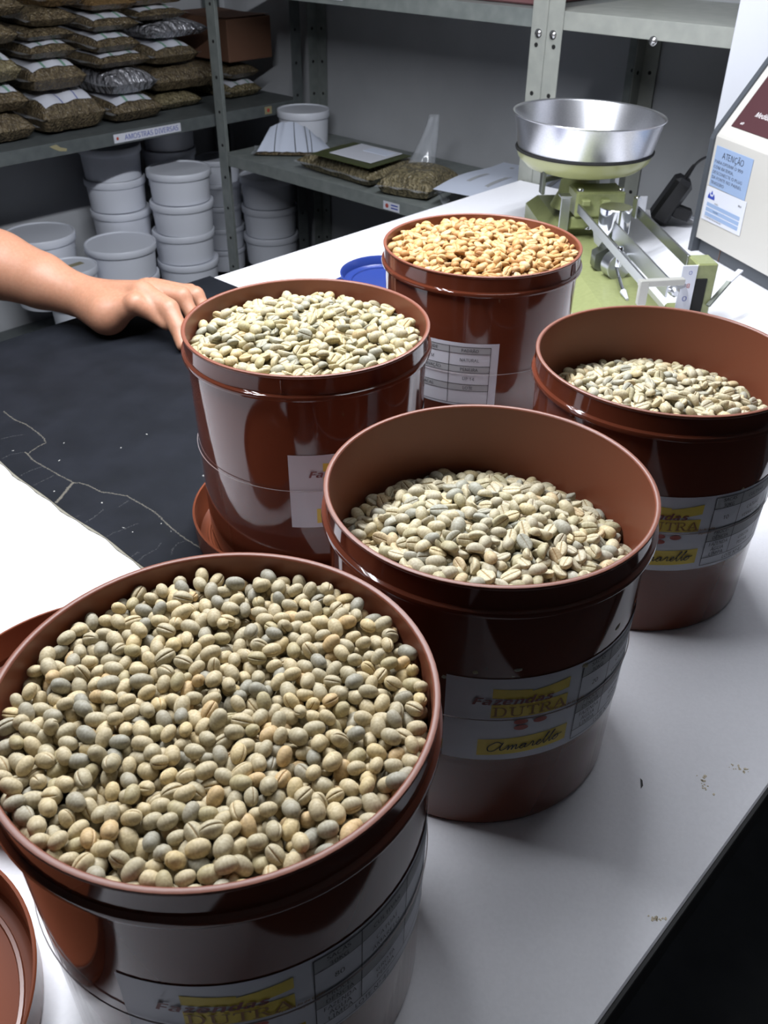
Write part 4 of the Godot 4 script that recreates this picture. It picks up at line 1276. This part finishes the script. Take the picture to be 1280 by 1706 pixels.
func make_mat() -> void:
	var im := Image.create(1536, 1084, false, Image.FORMAT_RGB8)
	var nz := FastNoiseLite.new()
	nz.seed = 5; nz.frequency = 0.006; nz.fractal_octaves = 5
	for y in 1084:
		for x in 1536:
			var k := 0.5 + 0.5 * nz.get_noise_2d(x, y)
			im.set_pixel(x, y, srgb(21, 23, 27).lerp(srgb(32, 34, 40), k))
	var jit := RandomNumberGenerator.new()
	jit.seed = 9
	var pale := srgb(92, 88, 80)
	stroke(im, [-0.931, -0.367, -0.918, -0.366, -0.902, -0.366, -0.884, -0.369, -0.861, -0.368, -0.845, -0.367, -0.834, -0.364, -0.833, -0.355, -0.829, -0.344, -0.826, -0.339, -0.833, -0.339], 1.6, pale, jit)
	stroke(im, [-0.826, -0.339, -0.811, -0.338, -0.791, -0.340, -0.779, -0.341, -0.763, -0.341, -0.749, -0.343, -0.742, -0.343, -0.738, -0.347, -0.727, -0.351, -0.708, -0.354, -0.696, -0.361, -0.684, -0.367, -0.664, -0.367, -0.641, -0.367, -0.610, -0.363, -0.582, -0.362, -0.564, -0.363, -0.53, -0.36, -0.47, -0.37], 1.6, pale, jit)
	stroke(im, [-0.742, -0.343, -0.734, -0.331, -0.727, -0.321, -0.722, -0.313], 3.0, pale, jit)
	for s in [[-0.581, -0.362, -0.583, -0.352, -0.580, -0.345, -0.573, -0.338], [-0.837, -0.315, -0.838, -0.325, -0.833, -0.337], [-0.792, -0.314, -0.794, -0.326, -0.792, -0.341], [-0.766, -0.314, -0.767, -0.325, -0.768, -0.338],
		[-0.875, -0.334, -0.872, -0.344, -0.866, -0.357], [-0.688, -0.312, -0.687, -0.318], [-0.673, -0.312, -0.675, -0.324, -0.680, -0.338], [-0.673, -0.349, -0.676, -0.363], [-0.639, -0.311, -0.640, -0.321, -0.638, -0.331, -0.637, -0.345],
		[-0.597, -0.310, -0.598, -0.321], [-0.586, -0.310, -0.590, -0.321, -0.590, -0.335, -0.595, -0.343], [-0.90, -0.314, -0.905, -0.33, -0.90, -0.345], [-0.95, -0.314, -0.945, -0.34], [-0.52, -0.312, -0.53, -0.33], [-1.0, -0.735, -0.97, -0.71]]:
		stroke(im, s, 1.0, srgb(70, 70, 70), jit)
	for p in [[-0.844, -0.331], [-0.742, -0.322], [-0.691, -0.344], [-0.604, -0.360], [-0.641, -0.332], [-0.629, -0.334], [-0.621, -0.360], [-0.820, -0.378], [-0.767, -0.415], [-0.772, -0.451], [-0.791, -0.357], [-0.70, -0.50], [-0.66, -0.44]]:
		stroke(im, [p[0], p[1], p[0] + 0.0012, p[1] + 0.0004], 1.6, srgb(190, 188, 180), jit)
	var m := StandardMaterial3D.new()
	m.resource_name = "black_vinyl"
	m.albedo_texture = ImageTexture.create_from_image(im)
	m.roughness = 0.6
	m.metallic_specular = 0.22
	relief(m, noise_tex(0.08, Color.BLACK, Color.WHITE), 0.01)
	var o := thing("black_mat", "worn black vinyl mat with cracked pale edge lying across the counter", "mat", Vector3.ZERO)
	var mb := MB.new()
	var x0 := -1.112; var x1 := -0.42; var z0 := -0.80; var z1 := -0.312
	var wob := func(x: float) -> float: return 0.0016 * sin(x * 23.0) + 0.0008 * sin(x * 61.0)
	mb.sheet(60, 30, func(u: float, w: float) -> Vector3:
		var x := lerpf(x0, x1, u)
		return Vector3(x, TOP + 0.0018 + 0.0005 * sin(x * 40.0) * sin(w * 9.0), lerpf(z0, z1 + wob.call(x), w)), func(_p: Vector3) -> Vector3: return Vector3.UP)
	obj("vinyl_top", mb, m, o)
	mb = MB.new()
	mb.sheet(60, 3, func(u: float, w: float) -> Vector3:
		var x := lerpf(x0, x1, u)
		var e: float = z1 + wob.call(x) + 0.0018 + 0.0010 * sin(x * 140.0)
		return Vector3(x, [TOP + 0.0012, TOP + 0.0012, TOP + 0.0002, TOP + 0.0002][int(round(w * 3))], [z0, e - 0.0004, e, z0][int(round(w * 3))]), func(p: Vector3) -> Vector3: return Vector3(0, p.y - TOP - 0.0006, (p.z + 0.5) * 0.01))
	obj("fabric_backing", mb, mats.backing, o)

# ------------------------------------------------------------------ the arm and hand
func capsule(p: Vector3, a: Vector3, b: Vector3, ra: float, rb: float) -> float:
	var ab := b - a
	var t := clampf((p - a).dot(ab) / ab.length_squared(), 0.0, 1.0)
	return p.distance_to(a + ab * t) - lerpf(ra, rb, t)

func from_pixel(px: float, py: float, depth: float) -> Vector3:
	# a joint measured in the photograph, at its distance in front of the camera
	var f := 853.0 / tan(deg_to_rad(cam.fov / 2))
	return cam.transform * Vector3((px - 640.0) / f * depth, -(py - 853.0) / f * depth, -depth)

func make_hand() -> void:
	var J := func(a: Array) -> Vector3: return from_pixel(a[0], a[1], a[2])
	# each bone: [px, py, depth, radius, px, py, depth, radius]
	var bones := [
		[-330, 300, 1.24, 0.050, -130, 388, 1.225, 0.049], [-130, 388, 1.225, 0.049, 0, 442, 1.215, 0.0445], [0, 442, 1.215, 0.0445, 70, 468, 1.21, 0.0365], [70, 468, 1.21, 0.0365, 132, 493, 1.205, 0.0275],
		[132, 492, 1.205, 0.0275, 158, 497, 1.20, 0.0250],
		# palm
		[155, 494, 1.20, 0.0215, 236, 487, 1.175, 0.0130], [155, 493, 1.21, 0.0215, 246, 483, 1.20, 0.0130], [155, 492, 1.225, 0.0200, 254, 481, 1.225, 0.0120], [158, 494, 1.235, 0.0180, 258, 482, 1.245, 0.0105],
		# ball of the thumb, thumb
		[152, 507, 1.195, 0.0260, 178, 522, 1.180, 0.0285], [180, 521, 1.178, 0.0250, 220, 508, 1.163, 0.0145], [225, 505, 1.156, 0.0142, 254, 522, 1.166, 0.0108], [252, 520, 1.166, 0.0100, 276, 540, 1.166, 0.0085],
		# first finger
		[236, 488, 1.175, 0.0160, 281, 515, 1.166, 0.0138], [281, 515, 1.166, 0.0134, 297, 546, 1.160, 0.0114], [297, 546, 1.160, 0.0112, 304, 575, 1.152, 0.0085],
		# second
		[246, 481, 1.20, 0.0150, 303, 494, 1.195, 0.0132], [303, 494, 1.195, 0.0124, 318, 520, 1.195, 0.0092], [318, 520, 1.195, 0.0090, 322, 543, 1.196, 0.0078],
		# third
		[254, 479, 1.225, 0.0138, 326, 492, 1.222, 0.0122], [326, 491, 1.222, 0.0112, 338, 511, 1.222, 0.0096], [338, 510, 1.222, 0.0086, 341, 528, 1.223, 0.0076],
		# little
		[258, 480, 1.245, 0.0104, 318, 484, 1.246, 0.0090], [318, 484, 1.246, 0.0088, 333, 498, 1.244, 0.0078], [333, 498, 1.244, 0.0076, 338, 515, 1.242, 0.0066]]
	var cell := 0.0032
	var field := {}
	var near := 0.012
	for b in bones:
		var A: Vector3 = J.call([b[0], b[1], b[2]])
		var B: Vector3 = J.call([b[4], b[5], b[6]])
		var ra: float = b[3]; var rb: float = b[7]
		var rm := maxf(ra, rb) + near
		var lo := ((A.min(B) - Vector3.ONE * rm) / cell).floor()
		var hi := ((A.max(B) + Vector3.ONE * rm) / cell).ceil()
		var smooth_by := 0.007 if ra > 0.015 else 0.0035
		for x in range(int(lo.x), int(hi.x) + 1):
			for y in range(int(lo.y), int(hi.y) + 1):
				for z in range(int(lo.z), int(hi.z) + 1):
					var d := capsule(Vector3(x, y, z) * cell, A, B, ra, rb)
					if d > near or d < -near * 1.2: 
						if d > near: continue
						d = -near * 1.2
					var k := Vector3i(x, y, z)
					var e: float = field.get(k, near)
					var h := clampf(0.5 + 0.5 * (e - d) / smooth_by, 0.0, 1.0)
					field[k] = lerpf(e, d, h) - smooth_by * h * (1.0 - h)
	# surface nets
	var verts := {}
	var corners := [Vector3i(0, 0, 0), Vector3i(1, 0, 0), Vector3i(0, 1, 0), Vector3i(1, 1, 0), Vector3i(0, 0, 1), Vector3i(1, 0, 1), Vector3i(0, 1, 1), Vector3i(1, 1, 1)]
	var edges := [[0, 1], [2, 3], [4, 5], [6, 7], [0, 2], [1, 3], [4, 6], [5, 7], [0, 4], [1, 5], [2, 6], [3, 7]]
	for k in field:
		var val := []
		var neg := 0
		for c in corners:
			var d: float = field.get(k + c, near)
			val.append(d)
			if d < 0.0: neg += 1
		if neg == 0 or neg == 8: continue
		var sum := Vector3.ZERO
		var n := 0
		for e in edges:
			var d0: float = val[e[0]]; var d1: float = val[e[1]]
			if (d0 < 0.0) != (d1 < 0.0):
				sum += Vector3(corners[e[0]]).lerp(Vector3(corners[e[1]]), d0 / (d0 - d1))
				n += 1
		verts[k] = (Vector3(k) + sum / n) * cell
	# one smoothing pass
	var soft := {}
	for k in verts:
		var sum: Vector3 = verts[k]
		var n := 1.0
		for d in [Vector3i(1, 0, 0), Vector3i(-1, 0, 0), Vector3i(0, 1, 0), Vector3i(0, -1, 0), Vector3i(0, 0, 1), Vector3i(0, 0, -1)]:
			if verts.has(k + d):
				sum += verts[k + d]; n += 1.0
		soft[k] = sum / n
	var nrm := {}
	for k in soft:
		var g := Vector3.ZERO
		for i in 8:
			var d: float = field.get(k + corners[i], near)
			g += (Vector3(corners[i]) - Vector3.ONE * 0.5) * d
		nrm[k] = g.normalized()
	var snrm := {}
	for k in nrm:
		var g: Vector3 = nrm[k] * 2.0
		for d in [Vector3i(1, 0, 0), Vector3i(-1, 0, 0), Vector3i(0, 1, 0), Vector3i(0, -1, 0), Vector3i(0, 0, 1), Vector3i(0, 0, -1)]:
			if nrm.has(k + d): g += nrm[k + d]
		snrm[k] = g.normalized()
	var mb := MB.new()
	for k in field:
		var d0: float = field[k]
		for ax in 3:
			var st: Vector3i = [Vector3i(1, 0, 0), Vector3i(0, 1, 0), Vector3i(0, 0, 1)][ax]
			var d1: float = field.get(k + st, near)
			if (d0 < 0.0) == (d1 < 0.0): continue
			var p: Vector3i = [Vector3i(0, 1, 0), Vector3i(0, 0, 1), Vector3i(1, 0, 0)][ax]
			var q: Vector3i = [Vector3i(0, 0, 1), Vector3i(1, 0, 0), Vector3i(0, 1, 0)][ax]
			var c := [k - p - q, k - q, k, k - p]
			if not (soft.has(c[0]) and soft.has(c[1]) and soft.has(c[2]) and soft.has(c[3])): continue
			mb.tri(soft[c[0]], soft[c[1]], soft[c[2]], snrm[c[0]], snrm[c[1]], snrm[c[2]])
			mb.tri(soft[c[0]], soft[c[2]], soft[c[3]], snrm[c[0]], snrm[c[2]], snrm[c[3]])
	var o := thing("person", "person's bare forearm and hand resting on the black mat, fingers bent down", "person", Vector3.ZERO)
	obj("body", mb, mats.skin, o)

# ------------------------------------------------------------------ counter and room
func make_room() -> void:
	var m := MB.new()
	m.box(Vector3(5.6, 0.1, 5.2), 0.001, Transform3D(Basis.IDENTITY, Vector3(0.05, -0.05, 0.4)))
	struct("floor", m, mats.floor_dark)
	m = MB.new()
	m.box(Vector3(5.6, 0.1, 5.2), 0.001, Transform3D(Basis.IDENTITY, Vector3(0.05, 2.75, 0.4)))
	struct("ceiling", m, mats.ceiling_paint)
	m = MB.new()
	m.box(Vector3(0.1, 2.7, 5.2), 0.001, Transform3D(Basis.IDENTITY, Vector3(-2.60, 1.35, 0.4)))
	struct("wall_left", m, mats.wall_paint)
	m = MB.new()
	m.box(Vector3(5.3, 2.7, 0.1), 0.001, Transform3D(Basis.IDENTITY, Vector3(0.1, 1.35, -2.045)))
	struct("wall_back", m, mats.wall_paint)
	m = MB.new()
	m.box(Vector3(0.1, 2.7, 5.2), 0.001, Transform3D(Basis.IDENTITY, Vector3(2.75, 1.35, 0.4)))
	struct("wall_right", m, mats.wall_far)
	m = MB.new()
	m.box(Vector3(5.3, 2.7, 0.1), 0.001, Transform3D(Basis.IDENTITY, Vector3(0.1, 1.35, 2.95)))
	struct("wall_front", m, mats.wall_far)

func make_counter() -> void:
	var t := thing("counter", "long white laminate counter with a black edge carrying the brown buckets", "counter", Vector3.ZERO)
	var m := MB.new()
	m.box(Vector3(1.029, 0.028, 1.786), 0.0012, Transform3D(Basis.IDENTITY, Vector3(-0.5925, TOP - 0.014, -0.703)))
	obj("worktop", m, mats.table_white, t)
	m = MB.new()
	m.box(Vector3(0.003, 0.0275, 1.786), 0.0006, Transform3D(Basis.IDENTITY, Vector3(-0.0765, TOP - 0.0145, -0.703)))
	obj("edge_band", m, mats.edge_black, t)
	for x in [-1.06, -0.14]:
		for z in [-1.54, 0.13]:
			m = MB.new()
			m.box(Vector3(0.05, TOP - 0.028, 0.05), 0.002, Transform3D(Basis.IDENTITY, Vector3(x, (TOP - 0.028) / 2, z)))
			obj("leg", m, mats.edge_black, t)

func make_lamp() -> void:
	# a twin-tube batten hung low over the mat, just above the frame
	var o := thing("pendant_lamp", "twin tube batten lamp hung low over the counter", "lamp", Vector3(-0.73, 1.62, -0.63))
	var m := MB.new()
	m.box(Vector3(0.10, 0.045, 1.26), 0.004, Transform3D(Basis.IDENTITY, Vector3(0, 0.05, 0)))
	obj("housing", m, mats.lamp_housing, o)
	for s in [-1.0, 1.0]:
		m = MB.new()
		m.tube([Vector3(s * 0.03, 0.012, -0.6), Vector3(s * 0.03, 0.012, 0.6)], 0.013, 14)
		obj("lamp_tube", m, mats.lamp_tube, o)
		m = MB.new()
		m.tube([Vector3(0, 0.07, s * 0.5), Vector3(0, 1.08, s * 0.5)], 0.003, 6)
		obj("hanger_cable", m, mats.lamp_housing, o)
		var l := AreaLight3D.new()
		l.name = "tube_light"
		l.area_size = Vector2(0.028, 1.2)
		l.light_color = Color(0.96, 0.975, 1.0)
		l.light_energy = LAMP
		l.area_normalize_energy = true
		l.shadow_enabled = true
		l.area_range = 8.0
		l.area_attenuation = 2.0
		o.add_child(l, true)
		# just outside each tube, facing down and out to its side
		var out := Vector3(s * 0.72, -0.69, 0).normalized()
		l.transform = Transform3D(Basis(Vector3.BACK.cross(-out).normalized() * -1.0, Vector3.BACK, -out), Vector3(s * 0.03, 0.012, 0) + out * 0.0145)
		if l.transform.basis.determinant() < 0.0:
			l.transform.basis.x = -l.transform.basis.x

const LAMP := 2.1
const CEILING_LAMP := 0.42

func make_ceiling_lamp() -> void:
	# the room's own panel, over the counter
	var o := thing("ceiling_lamp", "flat square ceiling lamp above the counter", "lamp", Vector3(-0.35, 2.70, -1.0))
	var m := MB.new()
	m.box(Vector3(0.66, 0.05, 0.66), 0.004, Transform3D(Basis.IDENTITY, Vector3(0, -0.025, 0)))
	obj("housing", m, mats.lamp_housing, o)
	m = MB.new()
	m.box(Vector3(0.60, 0.006, 0.60), 0.002, Transform3D(Basis.IDENTITY, Vector3(0, -0.053, 0)))
	obj("lamp_diffuser", m, mats.lamp_tube, o)
	var l := AreaLight3D.new()
	l.name = "panel_light"
	l.area_size = Vector2(0.6, 0.6)
	l.light_color = Color(0.96, 0.975, 1.0)
	l.light_energy = CEILING_LAMP
	l.area_normalize_energy = true
	l.shadow_enabled = true
	l.area_range = 8.0
	l.area_attenuation = 2.0
	o.add_child(l, true)
	l.transform = Transform3D(Basis(Vector3.RIGHT, -PI / 2), Vector3(0, -0.060, 0))

func _ready() -> void:
	rng.seed = 20240
	# camera
	cam = Camera3D.new()
	cam.name = "camera"
	cam.fov = 59.188
	cam.near = 0.02
	cam.far = 30.0
	add_child(cam)
	cam.transform = Transform3D(Basis(Vector3(0.7292, 0.0078, -0.6842), Vector3(-0.3936, 0.8227, -0.4102), Vector3(0.5597, 0.5685, 0.6030)).orthonormalized(), Vector3(0, 1.2922, 0))
	var lens := CameraAttributesPhysical.new()
	lens.frustum_focal_length = 30.81
	lens.frustum_focus_distance = 0.58
	lens.exposure_aperture = 25.0
	lens.frustum_near = 0.02
	lens.frustum_far = 30.0
	cam.attributes = lens
	cam.fov = 59.188
	# air and exposure
	var env := Environment.new()
	env.background_mode = Environment.BG_COLOR
	env.background_color = Color.BLACK
	env.ambient_light_source = Environment.AMBIENT_SOURCE_DISABLED
	env.tonemap_mode = Environment.TONE_MAPPER_LINEAR
	env.tonemap_exposure = 1.0
	env.sdfgi_enabled = true
	env.ssao_enabled = true
	env.ssil_enabled = true
	var we := WorldEnvironment.new()
	we.name = "air"
	we.environment = env
	add_child(we)
	font_plain = SystemFont.new(); font_plain.font_names = PackedStringArray(["Droid Sans"])
	font_bold = SystemFont.new(); font_bold.font_names = PackedStringArray(["Droid Sans"]); font_bold.font_weight = 700
	font_serif = SystemFont.new(); font_serif.font_names = PackedStringArray(["Droid Serif"])
	make_materials()
	mat("backing", srgb(120, 116, 104), 0.9)
	mat("wall_far", srgb(110, 110, 112), 0.9)
	mat("olive_dark", srgb(66, 72, 40), 0.4)
	mats["bean_tex"] = noise_tex(0.02, srgb(206, 199, 188), srgb(250, 248, 243), FastNoiseLite.TYPE_SIMPLEX_SMOOTH, 4, 256, 3)
	make_lamp()
	make_ceiling_lamp()
	make_room()
	make_counter()
	make_shelving()
	make_mat()
	# buckets, nearest first
	var bA := Vector3(-0.2477, TOP, -0.1581)
	var bB := Vector3(-0.2634, TOP, -0.3770)
	var bC := Vector3(-0.5133, TOP + 0.0044, -0.4589)
	var bD := Vector3(-0.5436, TOP, -0.7277)
	var bE := Vector3(-0.2765, TOP, -0.6158)
	make_bucket(bA, "front left brown bucket brimming with small round green beans", 23.0, "A", -70.0)
	make_bucket(bB, "middle brown bucket partly filled, standing behind the front left bucket", 26.3, "B", -80.0)
	make_bucket(bC, "brown bucket in front of the hand, full of large pale beans", 37.0, "C", 36.5)
	make_bucket(bD, "back brown bucket by the scale, heaped with tan beans", -54.5, "table", 99.0)
	make_bucket(bE, "right brown bucket cut by the frame, partly filled with pale beans", 9.8, "E", -60.0)
	make_lid(Vector3(-0.517, TOP + 0.0024, -0.455), "upturned brown lid under the bucket that stands in front of the hand")
	make_lid(Vector3(-0.452, TOP, -0.185), "upturned brown lid peeking out left behind the front bucket")
	make_lid(Vector3(-0.357, TOP, 0.027), "upturned brown lid at the photo's bottom left corner")
	make_scale()
	make_meter()
	make_counter_things()
	make_hand()
	make_tubs()
	make_bags()
	var green := [srgb(212, 198, 164), srgb(204, 192, 162), srgb(196, 187, 161), srgb(180, 175, 158), srgb(218, 200, 158), srgb(168, 166, 154), srgb(214, 188, 146), srgb(190, 180, 146)]
	var pale := [srgb(210, 201, 172), srgb(203, 196, 170), srgb(195, 189, 168), srgb(180, 179, 166), srgb(216, 203, 166), srgb(170, 171, 160), srgb(206, 188, 154), srgb(188, 182, 152)]
	var large := [srgb(200, 190, 156), srgb(194, 186, 154), srgb(186, 178, 152), srgb(172, 170, 152), srgb(206, 190, 150), srgb(162, 162, 148), srgb(196, 176, 138), srgb(180, 172, 136)]
	var tan := [srgb(208, 168, 116), srgb(202, 158, 106), srgb(212, 178, 130), srgb(190, 144, 94), srgb(216, 190, 148), srgb(182, 136, 90), srgb(206, 174, 126), srgb(198, 162, 120)]
	fill_bucket({"at": bA, "kind": "round", "length": 0.0094, "rad": 0.00335, "top": 0.195, "edge": 0.194, "count": 3200, "singles": 300, "tones": green, "seed": 1, "big": true,
		"label": "small round green coffee bean in the front left bucket", "group": "round beans in the front left bucket", "stuff": "heap of small round green coffee beans filling the front left bucket"})
	fill_bucket({"at": bB, "kind": "flat", "length": 0.0118, "rad": 0.0034, "top": 0.171, "edge": 0.149, "count": 3200, "singles": 300, "tones": pale, "seed": 2, "big": true,
		"label": "flat pale green coffee bean in the middle bucket", "group": "flat beans in the middle bucket", "stuff": "heap of flat pale green coffee beans in the middle bucket"})
	fill_bucket({"at": bC, "kind": "flat", "length": 0.0122, "rad": 0.0037, "top": 0.198, "edge": 0.188, "count": 3200, "singles": 300, "tones": large, "seed": 3, "big": false,
		"label": "large pale coffee bean in the full bucket before the hand", "group": "large pale beans in the bucket before the hand", "stuff": "heap of large pale coffee beans filling the bucket before the hand"})
	fill_bucket({"at": bD, "kind": "flat", "length": 0.0112, "rad": 0.0035, "top": 0.206, "edge": 0.196, "count": 3200, "singles": 300, "tones": tan, "seed": 4, "big": false,
		"label": "tan coffee bean heaped in the back bucket by the scale", "group": "tan beans in the back bucket", "stuff": "heap of tan coffee beans in the back bucket by the scale"})
	fill_bucket({"at": bE, "kind": "flat", "length": 0.0113, "rad": 0.0034, "top": 0.172, "edge": 0.151, "count": 3200, "singles": 300, "tones": pale, "seed": 5, "big": false,
		"label": "flat pale green coffee bean in the right bucket", "group": "flat beans in the right bucket", "stuff": "heap of flat pale green coffee beans in the right bucket"})
